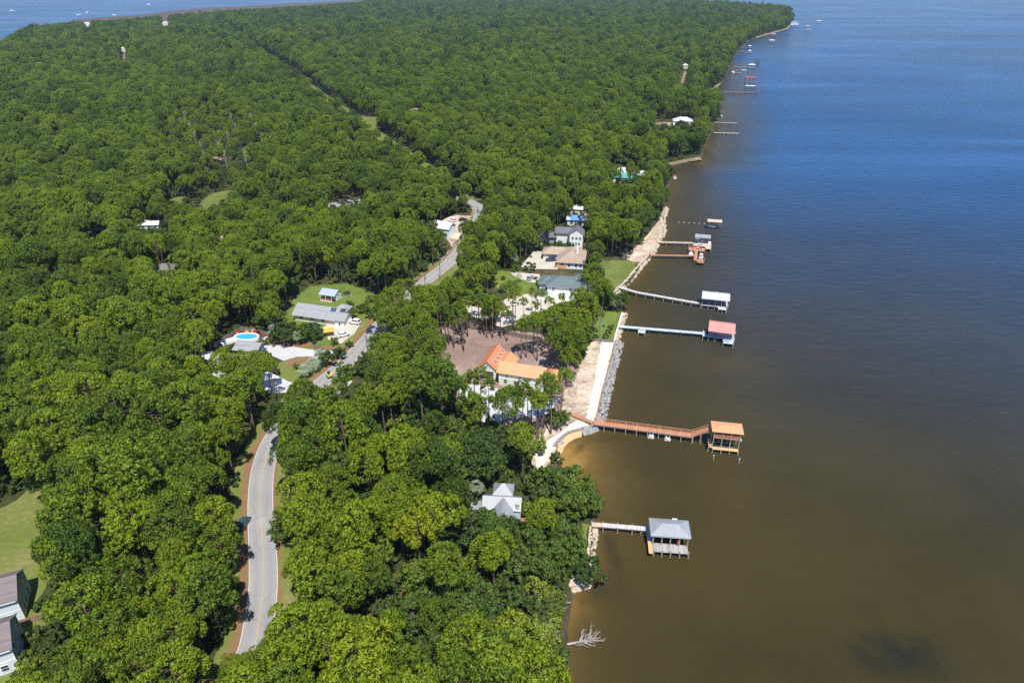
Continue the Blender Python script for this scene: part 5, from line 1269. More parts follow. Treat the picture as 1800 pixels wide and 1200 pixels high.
rock_line([(1018, 757), (1030, 752), (1046, 748)], 2.6, 380, 'rock_grey', .2, .45, 3); rock_line([(1046, 748), (1052, 744), (1049, 738)], 1.4, 60, 'rock_grey', .28, .55, 4)
rock_line([(1081, 600), (1087, 575), (1095, 550)], 1.8, 160, 'rock_tan', .3, .6, 5)
rock_line([(1060, 522), (1081, 512), (1101, 493), (1117, 473), (1141, 445)], 2.4, 520, 'rock_tan', .35, .75, 6)
rock_line([(1141, 445), (1152, 425), (1163, 405), (1160, 385), (1168, 365)], 2.6, 420, 'rock_tan', .4, .85, 7)
rock_line([(1030, 1002), (1034, 965), (1039, 922)], 1.7, 200, 'rock_tan', .22, .5, 8); rock_line([(1000, 1030), (1014, 1026), (1034, 1022)], 1.6, 120, 'rock_tan', .3, .6, 9)
rock_line([(975, 1082), (985, 1065), (995, 1045)], 1.2, 40, 'rock_tan', .25, .5, 10)
for k, lab in (('rock_grey', 'pale grey boulders heaped along the white sand strip and the cove headland'), ('rock_tan', 'tan boulders heaped along the seawalls of the lawns')):
    tag(rocks[k].build('boulders', k), lab, 'boulders', None, 'stuff')
# timber crib wall round the cove
L = [P(x, y, 1.0) for x, y in [(1026, 752), (1012, 755.5), (1000, 758.5), (988, 766), (978, 776), (972, 785)]]
o = thing('retaining_wall', 'low curved timber retaining wall around the little sandy cove', 'wall', (L[0].x, L[0].y, 0)); m = MB(); m2 = MB()
for a, b in zip(L[:-1], L[1:]):
    A, B = a - L[0], b - L[0]; m.beam((A.x, A.y, .8), (B.x, B.y, .8), .3, .9)
    for q in range(4): p = A.lerp(B, (q + .5) / 4); t_ = (B - A).normalized(); m2.beam((p.x, p.y, 1.31), (p.x + t_.y * -.9, p.y + t_.x * .9, 1.31), .28, .16)
m.build('timber', 'fence', o); m2.build('cross_tie', 'deck_grey', o)
w = P(981, 776, .9); o = thing('beach_steps', 'grey slatted steps leading down to the sandy cove', 'steps', (w.x, w.y, .45), R(-42)); boxes(o, 'tread', 'deck_pale', [((0, -.9 + k * .45, .05 + k * .14), (2.3, .36, .08)) for k in range(5)]); boxes(o, 'stringer', 'deck_grey', [((s, 0, .2), (.12, 2.3, .3)) for s in (-1.1, 1.1)])
o = thing('red_float', 'small red float lying beside the grey slatted beach steps', 'float', (*P(979, 782.5, .6).to_2d(), .75)); m = MB(); m.tube([(-.35, 0, .1), (-.2, 0, .15), (.2, 0, .15), (.35, 0, .1)], [.05, .18, .18, .05], 8); m.build('body', 'p_red', o); m = MB(); m.tube([(-.08, 0, .15), (.08, 0, .15)], .2, 8); m.build('band', 'white', o)

# -------- fallen grey trees in the shallows
def dead_tree(name, label, w, rz, seed, ln=6, spread=2.4, n=16, tilt=.12, mat='dead_wood', z=.15):
    g = random.Random(seed); o = thing(name, label, 'dead tree', (w.x, w.y, z), rz); m = MB(); b = MB()
    m.tube([(0, 0, 0), (ln * .3, .15, ln * tilt * .5), (ln * .6, -.1, ln * tilt)], [.24, .18, .11], 7); m.build('trunk', mat, o)
    for k in range(n):
        f = .35 + .65 * k / n; p = Vector((ln * .6 * f, 0, ln * tilt * f)); a = g.uniform(-1.25, 1.25); l = g.uniform(.45, 1) * spread
        q = p + Vector((math.cos(a) * l, math.sin(a) * l, g.uniform(.0, .75) * l)); mid = p.lerp(q, .5) + Vector((g.uniform(-.2, .2), g.uniform(-.2, .2), .15)); b.tube([p, mid, q], [.09, .065, .03], 5)
        for _ in range(3):
            s = mid.lerp(q, g.random()); e = s + Vector((g.uniform(-.2, 1), g.uniform(-.9, .9), g.uniform(-.2, .6))).normalized() * g.uniform(.5, 1.1); b.tube([s, e], [.035, .012], 4)
    b.build('branch', mat, o); return o
dead_tree('fallen_tree', 'bleached fallen tree with many bare branches lying in the water', P(990, 1131, .5), R(6), 4, 9.5, 2.9, 24, .06)
dead_tree('driftwood_snag', 'bare grey snag leaning from the bank beside the yellow green shrubs', P(977, 1080, .8), R(50), 9, 5, 1.7, 6, .3)
for k, (x, y) in enumerate([(955, 1140), (968, 1150), (1105, 372), (1092, 376), (865, 290), (640, 1165), (690, 1150), (455, 250), (820, 245), (405, 265), (480, 275)] + [(330 + (k * 53) % 150, 228 + (k * 37) % 92) for k in range(14)]):
    w = P(x, y); o = thing('bare_tree', ['bare silvery tree at the edge of the bank by the fallen tree, on the left', 'bare silvery tree at the edge of the bank by the fallen tree, on the right', 'bare grey tree beside the teal roofed house, nearer the water', 'bare grey tree beside the teal roofed house, farther from the water', 'pale bare tree rising from the wood beside the cleared corridor', 'bare grey tree in the near wood close to the road end', 'bare grey tree among green pines of the near wood', 'pale bare tree standing in the thin scrubby wood', 'pale bare tree by the far end of the corridor'][min(k, 8)] if k < 9 else 'pale bare tree standing in the thin scrubby wood', 'dead tree', (w.x, w.y, ZL), rnd.uniform(0, 6), 'pale bare trees of the scrubby wood' if k in (7,) or k > 8 else None)
    g = random.Random(50 + k); H_ = 7 if y > 1000 else 14; m = MB(); m.tube([(0, 0, -.3), (.1, 0, H_ * .5), (.2, .1, H_)], [.24, .16, .04], 6); m.build('trunk', 'dead_wood', o); m = MB()
    for q in range(22):
        z_ = H_ * (.45 + .55 * q / 22); a = g.uniform(0, 6.28); l = g.uniform(.7, 1.9); e = Vector((math.cos(a) * l, math.sin(a) * l, z_ + g.uniform(.3, 1.4))); m.tube([(.1, .05, z_), e * .6 + Vector((0, 0, z_ * .4)), e], [.07, .05, .015], 4)
        for _ in range(3): s = Vector((.1, .05, z_)).lerp(e, g.uniform(.4, 1)); m.tube([s, s + Vector((g.uniform(-1, 1), g.uniform(-1, 1), g.uniform(0, .8))) * .9], [.03, .01], 3)
    m.build('branch', 'dead_wood', o)
# ------------------------------------------------------------------ houses
def walls(root, x0, x1, y0, y1, z0, z1, mat, name='wall', gable=None, zr=None, off=0.0):
    """a storey block; gable='x' / 'y' carries the end walls up to the ridge"""
    m = MB(); v = [(x0, y0, z0), (x1, y0, z0), (x1, y1, z0), (x0, y1, z0), (x0, y0, z1), (x1, y0, z1), (x1, y1, z1), (x0, y1, z1)]
    f = [(0, 1, 5, 4), (2, 3, 7, 6), (1, 2, 6, 5), (3, 0, 4, 7), (4, 5, 6, 7), (3, 2, 1, 0)]
    if gable == 'x': ym = (y0 + y1) / 2 + off * (y1 - y0); v += [(x0, ym, zr), (x1, ym, zr)]; f += [(4, 8, 7), (5, 6, 9), (4, 5, 9, 8), (6, 7, 8, 9)]
    if gable == 'y': xm = (x0 + x1) / 2 + off * (x1 - x0); v += [(xm, y0, zr), (xm, y1, zr)]; f += [(4, 5, 8), (6, 7, 9), (5, 6, 9, 8), (7, 4, 8, 9)]
    if gable: f.remove((4, 5, 6, 7))
    m.add(v, f); return m.build(name, mat, root)
def win(root, side, u, z, at, w=1.0, h=1.3, glass='glass', frame='white', name='window', bars=True):
    """a window set on a wall: side S/N/E/W, u along the wall, at = the wall's own line"""
    dv = {'S': (0, -1), 'N': (0, 1), 'E': (1, 0), 'W': (-1, 0)}[side]
    if side in 'SN': c = (u, at + dv[1] * .03, z); d = lambda a, t, b: (a, t, b)
    else: c = (at + dv[0] * .03, u, z); d = lambda a, t, b: (t, a, b)
    m = MB(); e = .1
    def q(du, dz, a, b, t=.1):
        p = (c[0] + (du if side in 'SN' else 0), c[1] + (du if side in 'EW' else 0), c[2] + dz); m.box(p, d(a, t, b))
    q(0, h / 2 + e / 2, w + 2 * e, e); q(0, -h / 2 - e / 2, w + 2 * e + .1, e, .16); q(-w / 2 - e / 2, 0, e, h); q(w / 2 + e / 2, 0, e, h)
    if bars: q(0, 0, w, .06, .07)
    o = m.build(name, frame, root); g = MB(); g.box((c[0] - dv[0] * .015, c[1] - dv[1] * .015, c[2]), d(w, .05, h)); g.build('pane', glass, o); return o
def garage(root, side, u, z, at, w, h, mat='white', frame='white'):
    o = win(root, side, u, z, at, w, h, mat, frame, 'garage_door', False); o.children[0].name = 'door_leaf'; return o
def house(label, x, y, rz, cat='house', name='house'): return thing(name, label, cat, (x, y, ZL), R(rz))
def chimney(root, x, y, z0, z1, w=.8, mat='white'):
    m = MB(); m.box((x, y, (z0 + z1) / 2), (w, w, z1 - z0)); o = m.build('chimney', mat, root); m = MB(); m.box((x, y, z1 + .06), (w + .2, w + .2, .12)); m.build('cap', mat, o)

# the orange-roofed house: origin at the front-left corner of the long main block
t = house('long pale green house with bright orange metal roof and four skylights', -5.1, 182.9, -16.8)
walls(t, .9, 15.2, .6, 6.4, 0, 4.75, 'sage', gable='x', zr=6.9)
gable_roof(t, .2, 15.6, 0, 7.0, 4.75, 7.1, 'copper')
walls(t, -1.0, 3.8, 5.2, 10.8, 0, 4.2, 'sage', 'rear_wing'); gable_roof(t, -1.6, 4.3, 4.4, 11.2, 4.3, 6.6, 'copper', 'y', 'rear_roof')
walls(t, 16.0, 19.6, .3, 8.0, 0, .3, 'concrete', 'porch_floor'); hip_roof(t, 15.0, 20.3, -.4, 8.6, 3.9, 5.6, 'copper', 'porch_roof')
posts(t, [(a, b, .3, 3.8) for a in (16.2, 19.6) for b in (.2, 3.0, 5.6, 8.1)], .13, 'fence_brown', 'porch_post'); boxes(t, 'porch_wall', 'fence_brown', [((17.9, .25, .95), (3.4, .12, 1.1))])
for i, u in enumerate((3.0, 6.2, 9.4)): win(t, 'S', u, 1.7, .6, 1.1, 1.5)
for u in (3.4, 7.6, 11.0, 13.9): win(t, 'S', u, 3.7, .6, .8, 1.2, 'blue_glass')
boxes(t, 'trim', 'white', [((8.1, .55, 2.55), (14.4, .1, .16)), ((15.15, .52, 2.4), (.16, .16, 4.7)), ((.95, .52, 2.4), (.16, .16, 4.7))])
posts(t, [(5.5, 1.0, 5.0, 5.7), (6.6, 1.1, 5.0, 5.7)], .12, 'copper_dark', 'vent_pipe')
# garage wing, ridge running away at the left end
gx0, gx1, gy0, gy1 = -7.0, -.2, 2.0, 14.2
walls(t, gx0 + .5, gx1 - .5, gy0 + .5, gy1 - .4, 0, 4.1, 'sage', 'garage_wall', 'y', 6.7); gable_roof(t, gx0, gx1, gy0, gy1, 4.0, 6.95, 'copper_dark', 'y', 'garage_roof')
garage(t, 'S', -3.4, 1.75, gy0 + .5, 3.7, 3.1, 'browndoor', 'white'); win(t, 'S', -3.6, 5.1, gy0 + .5, .7, .7, 'blue_glass')
boxes(t, 'entry_door', 'browndoor', [((.3, 2.2, 1.2), (1.2, .1, 2.2))])
sl = (6.95 - 4.0) / ((gx1 - gx0) / 2)
for k in range(4):
    yy = gy0 + 3.0 + k * 2.5; xc = -1.75; zc = 6.95 - sl * (xc - (gx0 + gx1) / 2)
    m = MB(); m.beam((xc - .6, yy, zc + .6 * sl + .05), (xc + .6, yy, zc - .6 * sl + .05), .85, .12); o = m.build('skylight', 'white', t); m = MB(); m.beam((xc - .5, yy, zc + .5 * sl + .09), (xc + .5, yy, zc - .5 * sl + .09), .66, .1); m.build('pane', 'glass', o)

# grey shingled house by the road
t = house('single storey house with broad grey shingled roof and solar panels', -82.0, 228.3, -16.6)
walls(t, .7, 17.6, .8, 9.2, 0, 2.75, 'cream', gable='x', zr=5.2); gable_roof(t, 0, 18.2, 0, 10, 2.75, 5.35, 'shingle_grey')
walls(t, 17.6, 21.4, .5, 6.4, 0, 2.7, 'white', 'garage_wall', 'x', 4.3); gable_roof(t, 17.2, 22.0, 0.02, 7.0, 2.72, 4.55, 'shingle_grey', 'x', 'garage_roof')
garage(t, 'E', 3.4, 1.25, 21.4, 4.4, 2.2, 'white'); win(t, 'S', 12.6, 1.6, .8, 1.3, 1.2); win(t, 'S', 3.5, 1.6, .8, 1.3, 1.2); win(t, 'S', 8, 1.6, .8, 1.3, 1.2); win(t, 'E', 8, 1.6, 17.6, 1.0, 1.2)
walls(t, 13.5, 18.2, 8.4, 12.2, 0, 2.7, 'cream', 'rear_wing'); hip_roof(t, 13.0, 18.6, 7.6, 12.8, 2.8, 4.6, 'shingle_grey', 'rear_roof')
boxes(t, 'gutter', 'white', [((9.1, -.05, 2.62), (18, .1, .12))])
m = MB(); sl = 2.6 / 5
for k, x in enumerate((15.0, 16.1)): m.beam((x, 2.3 + 1.0, 2.75 + 3.3 * sl + .08), (x, 4.8, 2.75 + 4.8 * sl + .08), 1.0, .06)
m.build('solar_panel', 'solar', t); boxes(t, 'meter_box', 'black', [((19.5, .42, 1.2), (.5, .15, .7))])
walk = thing('brick_walk', 'red brick walk curving past the garage end of the grey shingled house', 'path', (*P(609, 557).to_2d(), LV[0] + .004), R(-20)); m = MB(); m.box((0, 0, .02), (1.4, 5.5, .06)); m.build('paving', 'brick', walk)
t = house('small white shed with pale blue metal roof behind the grey shingled house', -72.7, 246.2, -16.9, 'shed', 'garden_shed')
walls(t, -3.2, 3.2, .8, 4.2, 0, 2.8, 'white', gable='x', zr=4.0, off=-.1); gable_roof(t, -3.6, 3.6, -1.2, 4.6, 2.85, 4.15, 'tin_blue', off=.1); boxes(t, 'porch_floor', 'brick', [((-.6, -.2, .55), (5.2, 1.9, .14))]); boxes(t, 'porch_skirt', 'white', [((-.6, -1.1, .25), (5.2, .1, .5))])
posts(t, [(a, -1.0, 0, 2.8) for a in (-3.1, -.6, 2.0)], .08, 'white', 'porch_post'); boxes(t, 'porch_rail', 'brick', [((-1.9, -1.0, 1.25), (2.3, .07, .08)), ((.8, -1.0, 1.25), (2.2, .07, .08))]); boxes(t, 'porch_wall', 'greyside', [((-.8, .74, 1.6), (4.7, .08, 2.2))])
win(t, 'E', 2.5, 1.6, 3.2, 1.0, 1.1); boxes(t, 'door', 'white', [((2.6, .73, 1.25), (.9, .1, 2.1))])
t = thing('garden_fence', 'low pale fence beside the blue roofed shed', 'fence', (*P(606, 524).to_2d(), ZL), R(35)); boxes(t, 'rail', 'deck_pale', [((0, 0, h), (6, .06, .12)) for h in (.45, .95)]); boxes(t, 'post', 'deck_pale', [((-3 + k * 1.2, 0, .55), (.1, .1, 1.1)) for k in range(6)])
# pool house, pool, deck, fence, the white-roofed house hidden in pines
t = house('white flat fronted pool house with pale grey roof beside the oval swimming pool', -89.3, 202.6, -9, 'pool house', 'pool_house')
walls(t, -4.0, 4.0, -2.2, 3.2, 0, 2.9, 'greyside', gable='x', zr=4.1, off=.1); gable_roof(t, -4.5, 4.6, -2.8, 3.8, 2.95, 4.3, 'shingle_grey', off=.1); garage(t, 'E', -.6, 1.2, 4.0, 1.0, 2.1, 'browndoor'); win(t, 'E', 1.6, 1.5, 4.0, .8, 1.1); win(t, 'S', 1.5, 1.5, -2.2, 1.2, 1.1)
pc = P(434, 593, 1.6); t = thing('swimming_pool', 'blue oval above ground swimming pool with white rim', 'swimming pool', (pc.x, pc.y, ZL), R(-6))
def ring(a, b, a2, b2, z0, z1, n=40):
    m = MB(); vs = []
    for k in range(n):
        c_, s_ = math.cos(2 * math.pi * k / n), math.sin(2 * math.pi * k / n); vs += [(a * c_, b * s_, z0), (a * c_, b * s_, z1), (a2 * c_, b2 * s_, z1), (a2 * c_, b2 * s_, z0)]
    return m.add(vs, [(k * 4 + j, k * 4 + (j + 1) % 4, ((k + 1) % n) * 4 + (j + 1) % 4, ((k + 1) % n) * 4 + j) for k in range(n) for j in range(4)])
ring(4.5, 2.75, 4.0, 2.3, 0, 1.15).build('rim', 'white', t); m = MB(); m.poly([(4.05 * math.cos(2 * math.pi * k / 40), 2.35 * math.sin(2 * math.pi * k / 40), .95) for k in range(40)]); m.build('pool_water', 'pool_water', t)
t = thing('pool_deck', 'white raised deck along the left side of the oval swimming pool', 'deck', (pc.x - 5.6, pc.y - 2.6, ZL), R(38)); boxes(t, 'deck', 'white', [((0, 0, .85), (5.5, 2.6, .14))]); boxes(t, 'skirt', 'white', [((0, -1.25, .4), (5.4, .08, .78)), ((0, 1.25, .4), (5.4, .08, .78))])
def fence(label, px, h, mat='fence', name='fence', step=2.4):
    L = [P(x, y) for x, y in px]; o = thing(name, label, 'fence', L[0]); m = MB()
    for a, b in zip(L[:-1], L[1:]):
        A, B = a - L[0], b - L[0]; m.beam((A.x, A.y, h / 2 + .05), (B.x, B.y, h / 2 + .05), .05, h); n_ = max(1, round((B - A).length / step))
        for j in range(n_): p = A.lerp(B, j / n_); q = MB(); q.box((p.x, p.y, h / 2 + .08), (.12, .12, h + .16)); q.build('post', mat, o)
    m.build('panel', mat, o)
fence('dark wooden privacy fence angling behind the oval swimming pool', [(378, 612), (393, 601), (424, 582), (444, 583), (470, 590), (482, 594)], 1.7)
for k, (dx, dy, c, lab) in enumerate([(-4.6, 3.4, 'p_red', 'red lounge chair with yellow cushion beside the oval pool'), (-1.6, 4.0, 'orange', 'orange cushioned chair behind the oval pool'), (2.0, 4.0, 'p_red', 'dark red bench behind the oval pool'), (4.0, 3.6, 'p_red', 'dark red chair to the right behind the oval pool')]):
    o = thing('pool_chair', lab, 'chair', (pc.x + dx, pc.y + dy, ZL), R(-30 + 20 * k)); boxes(o, 'seat', c, [((0, 0, .4), (1.3 if k != 2 else 2.4, 1.1, .16))], .03); boxes(o, 'backrest', c, [((0, .5, .8), (1.3 if k != 2 else 2.4, .14, .8))], .03); boxes(o, 'leg', 'black', [((a, b, .17), (.08, .08, .34)) for a in (-.5, .5) for b in (-.45, .45)])
    if k == 0: boxes(o, 'cushion', 'yellow', [((0, .05, .53), (.7, .5, .1))], .03)
o = thing('swim_ring', 'pale ring float leaning on the fence behind the pool', 'ring float', (pc.x + .6, pc.y + 4.6, ZL)); m = MB(); m.tube([(math.cos(a) * .55, .1, .75 + math.sin(a) * .55) for a in [k * math.pi / 7 for k in range(15)]], .14, 6, False); m.build('ring', 'cream', o); boxes(o, 'stand', 'fence', [((0, .15, .15), (.8, .1, .3))])
o = thing('pool_steps', 'white steps at the right end of the oval pool', 'steps', (pc.x + 6.2, pc.y - .2, ZL), R(-25)); boxes(o, 'tread', 'white', [((k * .35, 0, .3 + k * .25), (.4, 1.2, .1)) for k in range(4)]); boxes(o, 'stringer', 'white', [((.5, s, .45), (1.5, .08, .5)) for s in (-.6, .6)])
w = P(388, 662); t = house('large white metal roofed house mostly hidden by pines in front of the swimming pool', w.x, w.y, -12)
walls(t, -6, 7, -1, 7, 0, 4.4, 'white', gable='x', zr=6.6); gable_roof(t, -6.6, 7.6, -1.7, 7.7, 4.45, 6.9, 'tin_white'); walls(t, -5.5, 3, -4.4, -1, 0, 2.6, 'cream', 'porch_wall'); boxes(t, 'porch_roof', 'tin_white', [((-1.2, -2.9, 2.8), (9.4, 4.0, .14))])
for u in (-4, -1, 2, 5): win(t, 'S', u, 3.4, -1, 1, 1.1)
for u in (-3.6, -.8, 1.8): win(t, 'S', u, 1.4, -4.4, 1, 1.3)
# white house with the green-grey hipped roof
t = house('big white two storey house with green grey hipped roof and blue windows', 20.6, 251.0, -9.2)
walls(t, -6.0, 6.6, -4.6, 4.6, 0, 6.1, 'white'); hip_roof(t, -6.7, 7.2, -5.3, 5.6, 6.1, 8.6, 'shingle_teal', inset=5.2)
walls(t, -9.6, -5.8, -1.0, 5.0, 0, 5.2, 'white', 'side_wing'); hip_roof(t, -10.2, -3.0, -1.8, 6.0, 5.3, 7.2, 'shingle_teal', 'wing_roof')
walls(t, -10.0, -5.6, -5.2, -2.0, 0, 2.9, 'white', 'porch_wall'); hip_roof(t, -10.6, -5.4, -6.0, -1.4, 3.0, 4.4, 'shingle_teal', 'porch_roof')
walls(t, 6.4, 10.2, 1.2, 7.6, 0, 6.1, 'white', 'east_wing'); hip_roof(t, 3.8, 10.8, .5, 8.4, 6.12, 8.3, 'shingle_teal', 'east_roof')
boxes(t, 'fascia', 'white', [((.25, -5.22, 5.9), (13.5, .08, .22))])
for u in (-3.6, 3.2, 5.4):
    win(t, 'S', u, 4.8, -4.6, .9, 1.3, 'blue_glass')
for u in (3.2, 5.4): win(t, 'S', u, 1.5, -4.6, .9, 1.3, 'blue_glass')
for u in (2.6, 4.6, 6.4): win(t, 'E', u, 4.7, 10.2, .9, 1.4, 'blue_glass'); win(t, 'E', u, 1.6, 10.2, .9, 1.4, 'blue_glass')
for u in (-3, -.5): win(t, 'E', u, 4.7, 6.6, .9, 1.4, 'blue_glass')
win(t, 'W', 1.8, 3.6, -9.6, 1.2, 1.2, 'blue_glass'); boxes(t, 'balcony', 'white', [((7.2, -1.2, 3.1), (1.2, 4.6, .14)), ((7.75, -1.2, 3.9), (.08, 4.6, .1))])
# tan shingled house
t = house('wide house with tan shingled hipped roofs and a white chimney', 25.6, 286.5, -9)
walls(t, -4.6, 6.6, -7.0, 9.5, 0, 3.0, 'white'); hip_roof(t, -5.4, 7.4, -7.8, 10.4, 3.05, 6.4, 'shingle_tan'); walls(t, -12.0, -4.0, 2.6, 9.2, 0, 2.9, 'cream', 'side_wing'); hip_roof(t, -12.7, 1.0, 1.8, 10.0, 3.0, 5.2, 'shingle_tan', 'wing_roof')
chimney(t, 3.6, -.6, 3.6, 7.8, .9); garage(t, 'S', -9.6, 1.3, 2.6, 3.2, 2.3, 'white'); boxes(t, 'gate', 'deck_gold', [((-3.0, -7.4, .8), (4.6, .1, 1.5))])
for u in (-2.6, .5, 3.6, 5.6): win(t, 'S', u, 1.7, -7.0, 1.1, 1.3)
win(t, 'E', -3, 1.7, 6.6, 1.2, 1.3); win(t, 'E', 2, 1.7, 6.6, 1.2, 1.3)
# charcoal roofed two-storey house beyond it
t = house('white two storey house with charcoal gabled roofs behind the tan one', 31.0, 311.2, -8)
walls(t, -3.2, 3.0, -4.6, 4.2, 0, 5.6, 'white', gable='y', zr=7.6); gable_roof(t, -3.9, 3.7, -4.2, 4.8, 5.5, 7.9, 'shingle_dark', 'y'); walls(t, -10, -3.2, 0, 6.5, 0, 5.0, 'white', 'side_wing'); gable_roof(t, -10.6, -2.8, -.7, 7.2, 5.0, 7.0, 'shingle_dark', 'x', 'wing_roof')
walls(t, -19.5, -10, -.6, 5.4, 0, 3.0, 'greyside', 'garage_wall'); hip_roof(t, -20.2, -9.4, -1.4, 6.2, 3.05, 5.0, 'shingle_dark', 'garage_roof'); boxes(t, 'garage_apron', 'white', [((-17.6, -2.2, .3), (3, 2.4, .6))])
for u in (-1.4, 0, 1.4): win(t, 'S', u, 1.6, -4.6, .8, 1.3)
for u in (-1.7, 0, 1.7): win(t, 'S', u, 4.4, -4.6, 1.0, 1.1)
for u in (-2, 1): win(t, 'E', u, 4.2, 3.0, 1, 1.2); win(t, 'E', u, 1.6, 3.0, 1, 1.2)
boxes(t, 'patio', 'brick', [((1, -6, .1), (5, 2.4, .2))])
# the cabin among the oaks
t = house('grey metal roofed cabin half hidden among the oaks near the shore', -2.4, 124.6, -5, 'cabin', 'cabin')
walls(t, -4.0, 4.0, -1.6, 2.4, 0, 3.2, 'cream', gable='x', zr=5.0); gable_roof(t, -4.6, 4.7, -2.3, 3.0, 3.3, 5.2, 'tin_grey')
walls(t, -1.6, 2.4, -5.4, -1.0, 0, 3.2, 'cream', 'front_wing', 'y', 4.8); gable_roof(t, -2.2, 3.0, -6.0, .3, 3.31, 5.18, 'tin_grey', 'y', 'front_roof')
walls(t, -1.9, 1.9, 2.2, 5.6, 0, 4.0, 'greyside', 'rear_tower'); hip_roof(t, -2.5, 2.5, 1.8, 6.2, 4.3, 6.2, 'tin_grey', 'tower_roof', inset=2.2); boxes(t, 'porch_roof', 'tin_grey', [((3.6, -3.4, 2.9), (2.2, 2.0, .12))]); chimney(t, 3.9, -1.6, 2.5, 5.0, .7, 'concrete')
boxes(t, 'terrace', 'brick', [((6.2, -1.0, .15), (3.2, 2.0, .2))]); win(t, 'S', .4, 1.7, -5.4, 1.2, 1.2); win(t, 'E', -.4, 1.7, 4.0, 1.0, 1.2); win(t, 'S', -2.9, 1.7, -1.6, 1.0, 1.2)
boxes(t, 'lean_to', 'tin_grey', [((-6.2, 0, 2.4), (2.6, 3.2, .12))]); posts(t, [(-7.3, -1.4, 0, 2.35), (-7.3, 1.4, 0, 2.35), (-5.1, -1.4, 0, 2.35), (-5.1, 1.4, 0, 2.35)], .08, 'white', 'lean_to_post')
# the two pale blue houses at the lower left, gable ends turned to the wood
def blue_house(label, x, y, rz, L=14, D=8.2, rear=True):
    t = house(label, x, y, rz); walls(t, -L, 0, 0, D, 0, 5.9, 'paleblue', gable='x', zr=8.3); gable_roof(t, -L - .4, .35, -.45, D + .45, 5.75, 8.5, 'shingle_brown')
    boxes(t, 'gutter', 'paleblue', [((-L / 2, -.52, 5.66), (L, .12, .14))]); boxes(t, 'corner_trim', 'white', [((.02, .02, 2.85), (.16, .16, 5.6)), ((.02, D - .02, 2.85), (.16, .16, 5.6))])
    for u, z in ((1.9, 4.3), (4.1, 1.6), (6.2, 4.3), (2.2, 1.6), (6.4, 1.6)): win(t, 'E', u, z, 0, .9, 1.3)
    for u in (-2.0, -6.5, -10.5): win(t, 'S', u, 1.5, 0, 1.1, 1.4)
    boxes(t, 'belt_trim', 'white', [((-L / 2, -.03, 2.9), (L, .06, .16))]); return t
w = P(45, 1088); t = blue_house('pale blue two storey house with brown grey roof directly beside the mown field', w.x, w.y, 24.8)
w = P(36.5, 1175); t = blue_house('pale blue two storey house with brown grey roof, nearer the viewer, at the picture corner', w.x, w.y, 27.5)
fence('brown wooden fence between the two pale blue houses and the wood', [(34, 1101), (56, 1094), (76, 1089)], 1.6, 'fence_brown')
fence('weathered wooden fence along the far side of the bare brown lot', [(790, 577), (828, 576), (850, 579), (872, 583), (905, 592), (945, 600)], 1.8)
fence('dark fence at the end of the small lawn by the pale blue pier', [(1046, 600), (1078, 602)], 1.2)
# houses glimpsed farther off
def far_house(label, px, z, w, d, ze, zr, roof, wallm, rz=-10, hip=True, wing=None):
    p = P(*px, z); t = house(label, p.x, p.y, rz); walls(t, -w / 2 + .5, w / 2 - .5, -d / 2 + .5, d / 2 - .5, 0, ze, wallm)
    (hip_roof if hip else gable_roof)(t, -w / 2, w / 2, -d / 2, d / 2, ze + .02, zr, roof)
    for u in (-w * .3, 0, w * .3): win(t, 'S', u, min(1.8, ze * .5), -d / 2 + .5, 1.4, 1.5)
    if wing: walls(t, w / 2 - .6, w / 2 + 6, -d / 2 - 1, d / 2 - 2, 0, ze - .6, wallm, 'side_wing'); hip_roof(t, w / 2 - 1.2, w / 2 + 6.6, -d / 2 - 1.6, d / 2 - 1.4, ze - .5, zr - 1, wing, 'wing_roof')
    return t
far_house('white walled house with white metal hipped roof behind the teal roofed house', (1097, 303), 4, 17, 9, 3.4, 6.2, 'tin_white', 'white', wing='tin_white')
far_house('low house with teal metal roof hidden in shore pines', (1088, 310), 4, 19, 9, 3.2, 5.4, 'tin_teal', 'cream')
far_house('small outbuilding with teal metal roof left of the teal roofed house', (1018, 308), 3, 7, 6, 2.8, 4.2, 'tin_teal', 'white', hip=False)
far_house('large white house with white roofs near the oak point', (1200, 214), 4, 17, 11, 4.2, 7, 'tin_white', 'white', wing='tin_white')
far_house('white roofed garage set in pines behind the charcoal roofed house', (1022, 368), 3, 13, 8, 3.0, 4.6, 'tin_white', 'cream', hip=False)
t = far_house('pale building with a blue tarpaulin on its roof behind the charcoal roofed house', (1020, 388), 3, 14, 7, 3.2, 4.8, 'tin_white', 'palewrap', hip=False); m = MB(); m.beam((-2.5, -3.62, 3.24), (-2.5, -.4, 4.78), 5, .1); m.build('tarpaulin', 'blue_cloth', t)
t = far_house('half built house wrapped in pale blue sheeting beside the sandy building site', (781, 406), 3, 10, 8, 4.6, 7, 'palewrap', 'palewrap', -25, False)
far_house('small pale wrapped shed left of the half built house', (722, 408), 3, 6, 5, 3, 4.4, 'palewrap', 'palewrap', -20, False)
far_house('white house glimpsed through pines on the bare strip left of the road bend', (795, 345), 3, 9, 7, 5, 6.6, 'tin_white', 'white', -25, False)
far_house('grey roofed cabin with an orange canopy deep in the left wood', (289, 474), 3, 9, 7, 3, 5, 'shingle_brown', 'greyside', 10)
far_house('white house at the head of the pale drive deep in the right wood', (1204, 116), 4, 9, 8, 4, 6, 'tin_white', 'white')
far_house('bright white house near the left bay, with a flat pale front', (154, 44), 5, 17, 11, 7, 10, 'tin_white', 'white', 10)
far_house('white house right of the bright one near the left bay', (291, 42), 5, 14, 10, 6, 9, 'tin_white', 'white', 5)
far_house('small white house below the bright one near the left bay', (137, 69), 5, 9, 7, 5, 7, 'tin_white', 'white', 5)
far_house('pale house by the pale drive in the left wood', (218, 89), 5, 8, 8, 7, 10, 'tin_white', 'white', 5)
